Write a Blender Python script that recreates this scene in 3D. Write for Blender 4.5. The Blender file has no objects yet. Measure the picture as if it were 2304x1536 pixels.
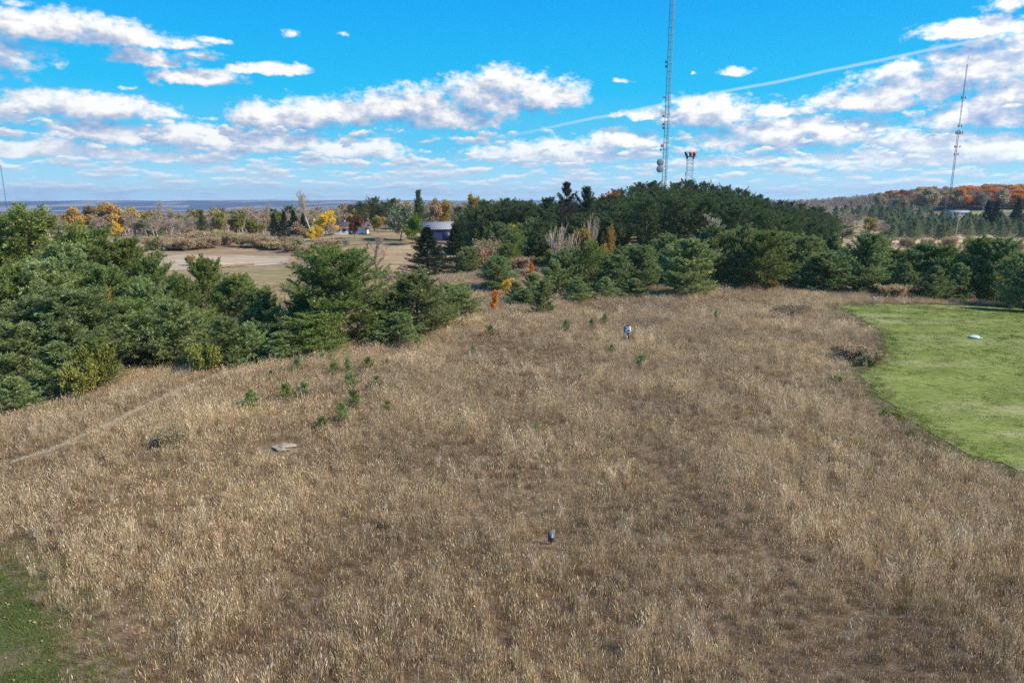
import bpy, math, time
import numpy as np
T0 = time.time()
scene = bpy.context.scene
COL = scene.collection

# ------------------------------------------------------------------ camera
H = 12.0                      # height of the drone above the near field
PITCH = math.radians(11.9)
FPX = 1536.0                  # focal length in photo pixels (photo is 2304 wide)
cam_d = bpy.data.cameras.new('camera')
cam_d.sensor_width = 36.0; cam_d.lens = 24.0
cam_d.clip_start = 0.5; cam_d.clip_end = 30000
cam = bpy.data.objects.new('camera', cam_d); COL.objects.link(cam)
cam.location = (0, 0, H); cam.rotation_euler = (math.radians(90) - PITCH, 0, 0)
scene.camera = cam

# ------------------------------------------------------------------ view + sun
scene.view_settings.view_transform = 'Standard'
scene.view_settings.look = 'None'
scene.view_settings.exposure = 0.6
scene.view_settings.gamma = 1.0
cy = scene.cycles
cy.max_bounces = 5; cy.diffuse_bounces = 3; cy.glossy_bounces = 2
cy.transmission_bounces = 3; cy.transparent_max_bounces = 6; cy.volume_bounces = 0
cy.use_denoising = False
SUN_AZ = math.radians(104)     # to the right of the view direction
SUN_EL = math.radians(41)
sun_d = bpy.data.lights.new('sun', 'SUN'); sun_d.energy = 4.4
sun_d.angle = math.radians(1.5); sun_d.color = (1.0, 0.91, 0.77)
sun = bpy.data.objects.new('sun', sun_d); COL.objects.link(sun)
sun.rotation_euler = (math.radians(90) - SUN_EL, 0, -SUN_AZ + math.pi)

def px_ray(px, py):
    dx = (np.asarray(px, float) - 1152) / FPX; dy = -(np.asarray(py, float) - 768) / FPX
    return dx, math.cos(PITCH) + dy * math.sin(PITCH), -math.sin(PITCH) + dy * math.cos(PITCH)

def az_el(px, py):
    x, y, z = px_ray(px, py)
    return math.atan2(x, y), math.atan2(z, math.hypot(x, y))

# ------------------------------------------------------------------ node helpers
class NT:
    def __init__(s, tree): s.t = tree; s.n = tree.nodes; s.l = tree.links
    def new(s, typ, **kw):
        n = s.n.new(typ)
        for k, v in kw.items(): setattr(n, k, v)
        return n
    def put(s, sock, v):
        if v is None: return
        if isinstance(v, bpy.types.NodeSocket): s.l.new(v, sock)
        else: sock.default_value = v
    def m(s, op, a, b=None, c=None, clamp=False):
        n = s.new('ShaderNodeMath', operation=op); n.use_clamp = clamp
        s.put(n.inputs[0], a); s.put(n.inputs[1], b)
        if c is not None: s.put(n.inputs[2], c)
        return n.outputs[0]
    def vm(s, op, a, b=None, c=None):
        n = s.new('ShaderNodeVectorMath', operation=op)
        s.put(n.inputs[0], a); s.put(n.inputs[1], b)
        if c is not None: s.put(n.inputs[2], c)
        return n.outputs['Value'] if op in ('DOT_PRODUCT', 'LENGTH') else n.outputs[0]
    def sep(s, v):
        n = s.new('ShaderNodeSeparateXYZ'); s.put(n.inputs[0], v); return n.outputs
    def comb(s, x, y, z):
        n = s.new('ShaderNodeCombineXYZ'); s.put(n.inputs[0], x); s.put(n.inputs[1], y); s.put(n.inputs[2], z); return n.outputs[0]
    def noise(s, vec, scale, detail=4, rough=0.55, dist=0.0):
        n = s.new('ShaderNodeTexNoise'); s.put(n.inputs['Vector'], vec)
        n.inputs['Scale'].default_value = scale; n.inputs['Detail'].default_value = detail
        n.inputs['Roughness'].default_value = rough; n.inputs['Distortion'].default_value = dist
        return n.outputs['Fac']
    def ramp(s, fac, stops, interp='LINEAR'):
        n = s.new('ShaderNodeValToRGB'); s.put(n.inputs[0], fac); cr = n.color_ramp; cr.interpolation = interp
        while len(cr.elements) < len(stops): cr.elements.new(0.5)
        for e, (p, c) in zip(cr.elements, stops):
            e.position = p; e.color = (c[0], c[1], c[2], 1)
        return n.outputs[0]
    def mix(s, fac, a, b, blend='MIX'):
        n = s.new('ShaderNodeMix', data_type='RGBA', blend_type=blend)
        s.put(n.inputs[0], fac)
        for sock, v in ((n.inputs[6], a), (n.inputs[7], b)):
            if isinstance(v, tuple) and len(v) == 3: v = (*v, 1)
            s.put(sock, v)
        return n.outputs[2]
    def step(s, v, a, b):
        n = s.new('ShaderNodeMapRange', interpolation_type='SMOOTHSTEP'); s.put(n.inputs[0], v)
        n.inputs[1].default_value = a; n.inputs[2].default_value = b
        n.inputs[3].default_value = 0; n.inputs[4].default_value = 1
        return n.outputs[0]

# ------------------------------------------------------------------ world: Nishita sky with cumulus field
def build_world():
    w = bpy.data.worlds.new('World'); scene.world = w; w.use_nodes = True
    t = NT(w.node_tree); t.n.clear()
    out = t.new('ShaderNodeOutputWorld'); bg = t.new('ShaderNodeBackground')
    bg.inputs['Strength'].default_value = 0.092
    sky = t.new('ShaderNodeTexSky'); sky.sky_type = 'NISHITA'; sky.sun_disc = False
    sky.sun_elevation = SUN_EL; sky.sun_rotation = SUN_AZ
    sky.altitude = 300; sky.air_density = 1.0; sky.dust_density = 0.6; sky.ozone_density = 1.6
    tc = t.new('ShaderNodeTexCoord'); d = t.vm('NORMALIZE', tc.outputs['Generated'])
    x, y, z = t.sep(d)
    az = t.m('ARCTAN2', x, y); el = t.m('ARCSINE', z)
    # deep azure overhead, pale towards the horizon
    skyc = t.mix(0.975, sky.outputs[0], t.ramp(t.m('MULTIPLY', el, 1 / 0.5, clamp=True),
                 [(0.0, (5.2, 7.3, 8.0)), (0.05, (3.2, 5.9, 7.3)), (0.13, (0.9, 4.5, 6.8)), (0.28, (0.05, 3.9, 6.9)), (0.5, (0.0, 2.9, 6.8)), (1, (0.1, 1.9, 5.5))]))
    p = t.comb(az, el, 0.0)
    BL = [(130,72,205,34),(330,96,90,15),(20,4,40,12),(480,97,48,11),(340,138,76,22),(452,128,58,15),(440,178,80,20),(357,186,20,20),
          (530,160,38,14),(625,158,62,16),(655,80,28,14),(765,82,15,8),(180,246,160,34),(320,256,70,14),(30,268,60,24),(480,268,30,9),
          (372,275,22,7),(285,198,22,6),(640,272,110,42),(765,258,110,38),(920,248,130,50),(1110,222,110,62),(1225,222,85,50),
          (1010,268,150,36),(725,222,55,10),(240,306,115,28),(460,322,120,34),(610,328,150,30),(800,342,115,28),(30,302,60,20),
          (968,319,38,9),(1250,352,190,36),(1390,322,105,28),(1600,262,95,46),(1745,252,75,17),(1460,260,65,15),(1650,164,44,15),
          (1398,186,22,9),(1555,167,8,5),(1960,232,130,28),(2090,196,140,44),(2240,140,130,44),(2050,150,60,18),(2190,68,100,24),(2270,14,60,26),
          (1770,312,190,46),(2060,322,110,26),(2220,268,120,36),(1580,326,42,13),(2110,352,240,34),(60,340,120,22),(330,352,150,16),(1700,365,200,14),
          (-160,130,150,60),(-400,220,200,60),(2500,200,200,90),(2700,80,200,60)]
    wv = t.new('ShaderNodeTexNoise'); t.put(wv.inputs['Vector'], p)
    wv.inputs['Scale'].default_value = 24; wv.inputs['Detail'].default_value = 4; wv.inputs['Roughness'].default_value = 0.6
    warp = t.vm('MULTIPLY', t.vm('SUBTRACT', wv.outputs['Color'], (0.5, 0.5, 0.5)), (0.05, 0.018, 0))
    def blobs(pq):
        q = t.vm('ADD', pq, warp); acc = -0.7
        for cx, cyy, rx, ry in BL:
            a, e = az_el(cx, cyy); sx = FPX / rx * 0.84; sy = FPX / ry * 0.84
            v = t.vm('MULTIPLY_ADD', q, (sx, sy, 0), (-a * sx, -e * sy, 0))
            v = t.vm('MAXIMUM', v, t.vm('MULTIPLY', v, (1, -1.9, 0)))
            acc = t.m('MAXIMUM', acc, t.m('SUBTRACT', 0.98 if rx > 60 else 0.55, t.vm('DOT_PRODUCT', v, v)))
        return acc
    def puff(pq, det): return t.noise(t.vm('MULTIPLY', pq, (1, 1.7, 1)), 24, det, 0.62)
    def rows(pq, det):
        ppx, ppy, _ = t.sep(pq)
        ec = t.m('ADD', t.m('MAXIMUM', ppy, 0.0), 0.026)
        lay = t.comb(t.m('MULTIPLY', ppx, 15.0), t.m('MULTIPLY', t.m('LOGARITHM', ec, 2.718), 3.9), t.m('MULTIPLY', ppx, 3.0))
        return t.noise(lay, 1.35, det, 0.58)
    cov = t.ramp(t.m('MULTIPLY', el, 1 / 0.25, clamp=True), [(0, (0.565,) * 3), (0.10, (0.55,) * 3), (0.30, (0.53,) * 3), (0.44, (0.44,) * 3), (0.62, (0.22,) * 3), (1, (0.2,) * 3)])
    off = (0.009, 0.020, 0)
    po = t.vm('ADD', p, off)
    B0, B1 = blobs(p), blobs(po)
    n0, s0, s1 = puff(p, 9), puff(p, 4), puff(po, 3)
    r0, r1 = rows(p, 6), rows(t.vm('ADD', p, (0.002, 0.004, 0)), 3)
    nh = t.noise(t.vm('MULTIPLY', p, (1, 1.5, 1)), 85, 5, 0.6)
    big = t.m('ADD', t.m('ADD', B0, t.m('MULTIPLY', t.m('SUBTRACT', n0, 0.5), 2.3)), t.m('MULTIPLY', t.m('SUBTRACT', nh, 0.5), 1.3))
    low = t.m('MULTIPLY', t.m('ADD', r0, t.m('SUBTRACT', cov, 1.02)), 7.5)
    D0 = t.m('MAXIMUM', big, low)
    alpha = t.step(D0, -0.05, 0.8)
    gb = t.m('ADD', t.m('MULTIPLY', t.m('SUBTRACT', B0, B1), 0.58), t.m('MULTIPLY', t.m('SUBTRACT', s0, s1), 1.9))
    gl = t.m('MULTIPLY', t.m('SUBTRACT', r0, r1), 3.4)
    isb = t.step(t.m('SUBTRACT', big, low), -0.3, 0.3)
    gr = t.m('ADD', t.m('MULTIPLY', gb, isb), t.m('MULTIPLY', gl, t.m('SUBTRACT', 1.0, isb)))
    thick = t.m('MULTIPLY', t.m('MAXIMUM', D0, 0.0), -0.21)
    # forward scattering: clouds towards the sun are brighter
    sd = (math.sin(SUN_AZ) * math.cos(SUN_EL), math.cos(SUN_AZ) * math.cos(SUN_EL), math.sin(SUN_EL))
    near = t.m('POWER', t.m('MULTIPLY_ADD', t.vm('DOT_PRODUCT', d, sd), 0.5, 0.5), 3.0)
    lit = t.m('ADD', t.m('ADD', t.m('ADD', gr, thick), 0.66), t.m('MULTIPLY', near, 0.16))
    cl = t.ramp(lit, [(0.0, (1.2, 2.7, 5.2)), (0.28, (2.6, 3.7, 5.5)), (0.58, (4.5, 5.0, 6.0)), (0.78, (6.7, 6.75, 7.0)), (1.0, (8.2, 8.2, 8.1))])
    gain = t.m('MULTIPLY_ADD', near, 0.45, 0.90)
    cl = t.mix(1.0, cl, t.comb(gain, gain, gain), 'MULTIPLY')
    hz = t.step(el, 0.10, 0.0)
    cl = t.mix(t.m('MULTIPLY', hz, 0.6), cl, (5.6, 7.0, 7.7))
    col = t.mix(alpha, skyc, cl)
    # old vapour trail
    a1 = np.array(px_ray(1000, 335)); a2 = np.array(px_ray(2304, 70)); nrm = np.cross(a1, a2); nrm /= np.linalg.norm(nrm)
    dist = t.m('ABSOLUTE', t.vm('DOT_PRODUCT', t.vm('ADD', d, t.vm('MULTIPLY', t.vm('SUBTRACT', wv_noise(t, p), (0.5, 0.5, 0.5)), (0.004, 0.004, 0.004))), tuple(nrm)))
    a0 = az_el(990, 337)[0]
    wid = t.step(dist, 0.0028, 0.0006)
    fade = t.m('MULTIPLY', t.step(az, a0, a0 + 0.25), t.m('GREATER_THAN', y, 0.0))
    trail = t.m('MULTIPLY', t.m('MULTIPLY', wid, fade), 0.36)
    col = t.mix(trail, col, (6.2, 6.8, 7.2))
    t.l.new(col, bg.inputs['Color']); t.l.new(bg.outputs[0], out.inputs[0])
    w.cycles.sampling_method = 'MANUAL'; w.cycles.sample_map_resolution = 512
def wv_noise(t, p):
    n = t.new('ShaderNodeTexNoise'); t.put(n.inputs['Vector'], p); n.inputs['Scale'].default_value = 14; n.inputs['Detail'].default_value = 2
    return n.outputs['Color']
build_world()

# ------------------------------------------------------------------ materials
def mat(name, fn):
    m = bpy.data.materials.new(name); m.use_nodes = True
    t = NT(m.node_tree); t.n.clear()
    out = t.new('ShaderNodeOutputMaterial'); sh = fn(t)
    t.l.new(sh, out.inputs[0]); return m
def principled(t, color, rough=0.8, spec=0.3, metal=0.0, normal=None):
    b = t.new('ShaderNodeBsdfPrincipled')
    if isinstance(color, tuple): color = (*color[:3], 1)
    t.put(b.inputs['Base Color'], color); t.put(b.inputs['Roughness'], rough)
    b.inputs['Specular IOR Level'].default_value = spec; b.inputs['Metallic'].default_value = metal
    if normal is not None: t.put(b.inputs['Normal'], normal)
    return b.outputs[0]
def bump(t, h, strength, dist):
    b = t.new('ShaderNodeBump'); b.inputs['Strength'].default_value = strength; b.inputs['Distance'].default_value = dist
    t.put(b.inputs['Height'], h); return b.outputs[0]
def attr(t, name):
    n = t.new('ShaderNodeAttribute'); n.attribute_name = name; return n.outputs['Fac']
def pos(t): return t.new('ShaderNodeNewGeometry').outputs['Position']
def foliage(name, stops, transl=0.3, rough=0.7, spec=0.12, var=0.35, world=None):
    """leaf or needle colour by random clump, shifted a little for every tree"""
    def fn(t):
        c = t.ramp(attr(t, 'rnd'), stops)
        oi = t.new('ShaderNodeObjectInfo')
        h = t.new('ShaderNodeHueSaturation')
        t.put(h.inputs['Value'], t.m('MULTIPLY_ADD', oi.outputs['Random'], var, 1 - var / 2))
        t.put(h.inputs['Hue'], t.m('MULTIPLY_ADD', t.m('FRACT', t.m('MULTIPLY', oi.outputs['Random'], 7.31)), 0.03, 0.485))
        t.l.new(c, h.inputs['Color']); c = h.outputs[0]
        if world:
            sc, a, b = world
            f = t.noise(pos(t), sc, 5, 0.6)
            c = t.mix(1.0, c, t.ramp(f, [(0.30, a), (0.70, b)]), 'MULTIPLY')
        p = principled(t, c, rough, spec)
        tr = t.new('ShaderNodeBsdfTranslucent'); t.l.new(c, tr.inputs[0])
        mx = t.new('ShaderNodeMixShader'); mx.inputs[0].default_value = transl
        t.l.new(p, mx.inputs[1]); t.l.new(tr.outputs[0], mx.inputs[2]); return mx.outputs[0]
    return mat(name, fn)
def plain(name, color, rough=0.7, spec=0.3, metal=0.0, nscale=3.0, namp=0.25, bumps=0.0):
    def fn(t):
        f = t.noise(t.new('ShaderNodeTexCoord').outputs['Object'], nscale, 5, 0.6)
        lo = tuple(c * (1 - namp) for c in color); hi = tuple(min(1, c * (1 + namp)) for c in color)
        c = t.ramp(f, [(0.3, lo), (0.7, hi)])
        return principled(t, c, rough, spec, metal, bump(t, f, bumps, 0.05) if bumps else None)
    return mat(name, fn)

M = {}
M['pine_blue'] = foliage('pine_needles_blue', [(0, (0.095, 0.135, 0.042)), (0.5, (0.235, 0.30, 0.095)), (0.8, (0.42, 0.48, 0.19)), (1, (0.66, 0.70, 0.37))], 0.38)
M['pine_green'] = foliage('pine_needles_green', [(0, (0.085, 0.125, 0.03)), (0.5, (0.205, 0.27, 0.065)), (0.8, (0.35, 0.41, 0.11)), (1, (0.58, 0.60, 0.22))], 0.38)
M['pine_dark'] = foliage('pine_needles_dark', [(0, (0.04, 0.068, 0.026)), (0.5, (0.10, 0.145, 0.052)), (0.9, (0.18, 0.235, 0.085)), (1, (0.30, 0.33, 0.14))])
M['spruce'] = foliage('spruce_needles', [(0, (0.014, 0.030, 0.014)), (0.5, (0.030, 0.058, 0.022)), (0.85, (0.060, 0.092, 0.030)), (1, (0.13, 0.15, 0.05))])
M['plantation'] = foliage('plantation_needles', [(0, (0.12, 0.15, 0.07)), (0.5, (0.26, 0.31, 0.15)), (1, (0.48, 0.50, 0.28))])
M['pine_yellow'] = foliage('pine_needles_yellow', [(0, (0.10, 0.13, 0.02)), (0.6, (0.26, 0.31, 0.05)), (1, (0.55, 0.55, 0.10))])
M['cone_brown'] = foliage('cone_laden_needles', [(0, (0.03, 0.035, 0.022)), (0.5, (0.075, 0.070, 0.045)), (1, (0.17, 0.13, 0.085))])
M['yellow'] = foliage('yellow_leaves', [(0, (0.58, 0.42, 0.04)), (0.6, (0.80, 0.58, 0.06)), (1, (0.88, 0.72, 0.18))], 0.4)
M['orange'] = foliage('orange_leaves', [(0, (0.55, 0.16, 0.02)), (0.6, (0.78, 0.27, 0.03)), (1, (0.85, 0.42, 0.08))], 0.4)
M['gold'] = foliage('golden_leaves', [(0, (0.25, 0.17, 0.04)), (0.6, (0.42, 0.29, 0.06)), (1, (0.5, 0.38, 0.12))], 0.4)
M['amber'] = foliage('amber_leaves', [(0, (0.42, 0.24, 0.07)), (0.6, (0.66, 0.42, 0.12)), (1, (0.80, 0.58, 0.22))], 0.4)
M['russet'] = foliage('russet_leaves', [(0, (0.10, 0.04, 0.02)), (0.6, (0.18, 0.075, 0.035)), (1, (0.28, 0.13, 0.06))], 0.3)
M['tan'] = foliage('tan_leaves', [(0, (0.28, 0.20, 0.105)), (0.6, (0.50, 0.37, 0.20)), (1, (0.64, 0.51, 0.31))], 0.3)
M['rust'] = foliage('rusty_leaves', [(0, (0.20, 0.06, 0.02)), (0.6, (0.34, 0.12, 0.04)), (1, (0.46, 0.20, 0.08))], 0.35)
M['umber'] = foliage('dull_brown_weeds', [(0, (0.17, 0.13, 0.07)), (0.6, (0.33, 0.25, 0.145)), (1, (0.52, 0.42, 0.26))], 0.3)
M['olive'] = foliage('olive_leaves', [(0, (0.13, 0.14, 0.03)), (0.6, (0.27, 0.27, 0.06)), (1, (0.44, 0.40, 0.10))], 0.35)
M['willow'] = foliage('silvery_willow_leaves', [(0, (0.12, 0.15, 0.085)), (0.6, (0.24, 0.27, 0.16)), (1, (0.40, 0.41, 0.27))], 0.35)
M['lime'] = foliage('bright_green_leaves', [(0, (0.05, 0.11, 0.01)), (0.6, (0.12, 0.22, 0.02)), (1, (0.26, 0.36, 0.05))], 0.4)
M['cream'] = foliage('cream_seed_tufts', [(0, (0.32, 0.27, 0.17)), (0.6, (0.50, 0.43, 0.30)), (1, (0.66, 0.60, 0.46))], 0.3)
M['grass'] = foliage('dry_grass', [(0, (0.115, 0.074, 0.048)), (0.22, (0.22, 0.152, 0.096)), (0.45, (0.315, 0.228, 0.145)), (0.62, (0.30, 0.235, 0.115)),
                     (0.8, (0.44, 0.35, 0.23)), (1, (0.72, 0.63, 0.48))], 0.35, 0.6, 0.2, 0.5, (0.10, (0.96, 0.87, 0.80), (1.62, 1.52, 1.33)))
M['grass_green'] = foliage('green_grass', [(0, (0.05, 0.075, 0.014)), (0.5, (0.12, 0.16, 0.03)), (1, (0.28, 0.29, 0.09))], 0.35, 0.6, 0.2, 0.4, (0.3, (0.75, 0.85, 0.8), (1.35, 1.2, 1.1)))
M['bark'] = plain('bark', (0.14, 0.105, 0.08), 0.9, 0.1, 0, 8, 0.4)
M['bark_pale'] = plain('pale_bark', (0.48, 0.40, 0.32), 0.9, 0.1, 0, 8, 0.3)
M['twig'] = plain('twigs', (0.23, 0.18, 0.145), 0.9, 0.1, 0, 8, 0.3)
M['twig_far'] = plain('grey_twigs', (0.42, 0.335, 0.26), 0.9, 0.1, 0, 0.2, 0.2)

def ground_fn(t):
    P = pos(t); x, y, z = t.sep(P)
    n1 = t.noise(P, 0.05, 6, 0.6); n2 = t.noise(P, 0.9, 7, 0.7); n3 = t.noise(t.vm('MULTIPLY', P, (0.35, 1.6, 1)), 0.06, 5, 0.6)
    c = t.ramp(n1, [(0.3, (0.24, 0.170, 0.100)), (0.5, (0.36, 0.255, 0.145)), (0.7, (0.45, 0.325, 0.185))])
    c = t.mix(t.step(n3, 0.5, 0.66), c, (0.235, 0.165, 0.115))
    c = t.mix(1.0, c, t.ramp(n2, [(0.25, (0.55, 0.52, 0.5)), (0.75, (1.30, 1.28, 1.25))]), 'MULTIPLY')
    r = t.m('SQRT', t.m('ADD', t.m('MULTIPLY', x, x), t.m('MULTIPLY', y, y)))
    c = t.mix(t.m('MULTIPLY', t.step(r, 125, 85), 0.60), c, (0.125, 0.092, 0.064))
    # far country across the lake: woods in late autumn and pale field parcels
    vo = t.new('ShaderNodeTexVoronoi'); t.put(vo.inputs['Vector'], t.vm('MULTIPLY', P, (0.0016, 0.0007, 0))); vo.inputs['Scale'].default_value = 1.5
    vr = t.sep(vo.outputs['Color'])[0]
    fn_ = t.noise(t.vm('MULTIPLY', P, (1, 0.5, 0)), 0.0022, 5, 0.6)
    woods = t.ramp(fn_, [(0.35, (0.030, 0.022, 0.040)), (0.65, (0.085, 0.055, 0.07))])
    fields = t.ramp(vr, [(0, (0.30, 0.20, 0.16)), (0.5, (0.22, 0.18, 0.11)), (1, (0.36, 0.27, 0.22))])
    far = t.mix(t.m('MULTIPLY', t.m('GREATER_THAN', vr, 0.60), t.step(fn_, 0.42, 0.60)), woods, fields)
    wd = t.ramp(t.noise(P, 0.012, 4, 0.6), [(0.35, (0.13, 0.095, 0.07)), (0.65, (0.22, 0.165, 0.11))])
    c = t.mix(t.step(r, 320, 520), c, wd)
    c = t.mix(t.step(r, 1300, 2200), c, far)
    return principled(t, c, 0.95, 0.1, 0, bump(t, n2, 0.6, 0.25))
M['ground'] = mat('dry_meadow_ground', ground_fn)
def sheet_mat(name, a, b, sc, c2=None, stretch=(1, 1, 1)):
    def fn(t):
        P = t.vm('MULTIPLY', pos(t), stretch)
        n = t.noise(P, sc, 8, 0.68); n2 = t.noise(P, sc * 9, 5, 0.7)
        c = t.ramp(n, [(0.3, a), (0.7, b)])
        if c2: c = t.mix(t.step(t.noise(P, sc * 0.45, 5, 0.6), 0.50, 0.66), c, c2)
        c = t.mix(1.0, c, t.ramp(n2, [(0.25, (0.45,) * 3), (0.7, (1.25,) * 3)]), 'MULTIPLY')
        return principled(t, c, 0.95, 0.1, 0, bump(t, n2, 0.7, 0.06))
    return mat(name, fn)
M['lawn'] = sheet_mat('mown_lawn', (0.125, 0.162, 0.03), (0.26, 0.285, 0.075), 0.35, (0.30, 0.295, 0.12), (0.6, 1.2, 1))
M['lawn_dark'] = sheet_mat('dark_green_lawn', (0.055, 0.072, 0.022), (0.13, 0.14, 0.045), 0.9, (0.15, 0.12, 0.06))  # darker green turf of the near left corner
M['stubble'] = sheet_mat('stubble', (0.36, 0.27, 0.18), (0.50, 0.385, 0.26), 0.06, (0.30, 0.20, 0.11), (0.25, 1.3, 1))
M['hay'] = sheet_mat('hay_field_turf', (0.24, 0.185, 0.085), (0.33, 0.255, 0.125), 0.05, None, (0.4, 1.3, 1))
M['track'] = sheet_mat('trodden_straw', (0.30, 0.225, 0.145), (0.42, 0.325, 0.215), 0.7)
M['sand'] = sheet_mat('bare_soil_field', (0.52, 0.34, 0.21), (0.68, 0.46, 0.31), 0.05, None, (0.4, 1.3, 1))
M['grass_far_green'] = sheet_mat('pasture', (0.20, 0.22, 0.07), (0.33, 0.31, 0.13), 0.05)
M['water'] = mat('lake_water', lambda t: principled(t, (0.10, 0.14, 0.18), 0.25, 0.5))

# ------------------------------------------------------------------ numeric helpers
def hash2(ix, iy, s=0):
    h = np.sin(ix * 127.1 + iy * 311.7 + s * 74.7) * 43758.5453
    return h - np.floor(h)
def vnoise(x, y, s=0):
    ix = np.floor(x); iy = np.floor(y); fx = x - ix; fy = y - iy
    fx = fx * fx * (3 - 2 * fx); fy = fy * fy * (3 - 2 * fy)
    a = hash2(ix, iy, s); b = hash2(ix + 1, iy, s); c = hash2(ix, iy + 1, s); d = hash2(ix + 1, iy + 1, s)
    return (a + (b - a) * fx) * (1 - fy) + (c + (d - c) * fx) * fy
def fbm(x, y, s=0, o=4):
    v = 0; amp = 0.5; tot = 0
    for i in range(o):
        v = v + amp * vnoise(x * 2 ** i, y * 2 ** i, s + i); tot += amp; amp *= 0.5
    return v / tot

# terrain: heights along bearings (as photo columns) and distances
DS = np.array([0, 30, 45, 60, 75, 90, 105, 120, 140, 170, 200, 240, 300, 400, 550, 750, 1000, 1600, 2500, 4500, 5600, 7200, 9000, 9900.])
CS = np.array([-600, 0, 300, 600, 850, 1100, 1350, 1600, 1900, 2304, 2900.])
LF = [-11, -18, -30, -60, -84, -88, -86, -56, -24, -60]
TB = np.array([
 [0, -.3, -1.2, -2.5, -4, -5, -5.5, -6, -6, -6, -6, -6, -6, -8] + LF,
 [0, 0, -.7, -2.2, -3.2, -4, -4.6, -5, -5, -5, -4.5, -4, -4.5, -7] + LF,
 [0, 0, 0, -1.6, -3, -4, -4.4, -4.9, -5.2, -5, -3.6, -2.8, -3.5, -7] + LF,
 [0, 0, 0, -1.2, -2.6, -3.4, -3.4, -4.2, -4.8, -4.7, -3.2, -2, -2.5, -6] + LF,
 [0, 0, 0, -.2, -1.5, -2.2, -1.6, -2.9, -3.8, -3.6, -2.3, -.5, -1, -4] + LF,
 [0, 0, 0, 0, -.2, -1.2, -.2, -.9, -3, -3, -2, -1, 0, -2, -6, -14, -26, -55, -80, -88, -86, -60, -28, -60],
 [0, 0, 0, 0, 0, -.2, -.6, 0, 1, 2.4, 3, 3, 2.5, 1, -2, -5, -12, -30, -50, -60, -60, -40, -28, -60],
 [0, 0, 0, 0, 0, 0, 0, .8, 2, 3.6, 4.6, 4.8, 4, 3, 2, 2, 0, -10, -20, -30, -30, -20, -20, -50],
 [0, 0, 0, 0, 0, 0, -.5, -.6, -.2, .2, -.4, -1.2, -2, -1.5, 1, 4, 5, 0, -10, -20, -20, -20, -20, -50],
 [0, 0, 0, 0, 0, -.2, -1, -1.6, -2, -2.5, -3, -3.3, -3.2, -2, 2, 7.5, 10, 6, 0, -10, -10, -10, -10, -50],
 [0, 0, 0, 0, -.2, -.6, -1.4, -2, -2.4, -3, -3.4, -3.6, -3.4, -2, 3, 9, 13, 8, 0, -10, -10, -10, -10, -50]])
def crom(p0, p1, p2, p3, t):
    return 0.5 * (2 * p1 + (p2 - p0) * t + (2 * p0 - 5 * p1 + 4 * p2 - p3) * t * t + (3 * p1 - p0 - 3 * p2 + p3) * t ** 3)
def table(u, d):
    i = np.clip(np.searchsorted(CS, u, side='right') - 1, 0, len(CS) - 2); tu = np.clip((u - CS[i]) / (CS[i + 1] - CS[i]), 0, 1)
    j = np.clip(np.searchsorted(DS, d, side='right') - 1, 0, len(DS) - 2); td = np.clip((d - DS[j]) / (DS[j + 1] - DS[j]), 0, 1)
    ci = lambda k: np.clip(k, 0, len(CS) - 1); cj = lambda k: np.clip(k, 0, len(DS) - 1)
    rows = [crom(TB[ci(i + a), cj(j - 1)], TB[ci(i + a), j], TB[ci(i + a), cj(j + 1)], TB[ci(i + a), cj(j + 2)], td) for a in (-1, 0, 1, 2)]
    return crom(*rows, tu)
def ground_z(x, y):
    x = np.asarray(x, float); y = np.asarray(y, float)
    r = np.hypot(x, y); az = np.arctan2(x, y)
    u = 1152 + FPX * np.tan(np.clip(az, -1.05, 1.05)); u = np.clip(u, -600, 2900)
    z = table(u, r)
    back = np.clip((np.abs(az) - 1.05) / 1.2, 0, 1); back = back * back * (3 - 2 * back)
    zb = 0.5 * (table(np.full_like(r, -600.), r) + table(np.full_like(r, 2900.), r))
    z = z * (1 - back) + zb * back
    b = (fbm(x / 9, y / 9, 3, 3) - .5) * 0.35 * np.clip((r - 8) / 20, 0, 1) + (fbm(x / 45, y / 45, 8, 3) - .5) * np.clip((r - 90) / 100, 0, 1) * 1.2
    b = b + (fbm(x / 500, y / 500, 5, 4) - .5) * np.clip((r - 900) / 3000, 0, 1) * 24 * np.clip((r-2600)/2500+.15, .15, 1)
    return z + b
def hit(px, py):
    """point of the ground seen at a place of the photo"""
    x, y, z = px_ray(px, py)
    tt = np.concatenate([np.arange(10, 400, .25), np.arange(400, 1200, 2), np.arange(1200, 9000, 20)])
    X, Y, Z = x * tt, y * tt, H + z * tt
    g = ground_z(X, Y); k = np.argmax(Z <= g)
    if Z[k] > g[k]: raise ValueError('ray %s %s misses' % (px, py))
    return X[k], Y[k]
def at(px, Y, pz=None):
    """x at a photo column px at distance Y"""
    return (px - 1152) / FPX * Y / math.cos(PITCH)   # refined below for height
def col_x(px, Y, z):
    # solve the column for a point of height z at distance Y
    dpt = Y * math.cos(PITCH) - (z - H) * math.sin(PITCH)
    return (px - 1152) / FPX * dpt
def row_z(py, Y):
    _, b, c = px_ray(0, py); return H + c / b * Y

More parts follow.
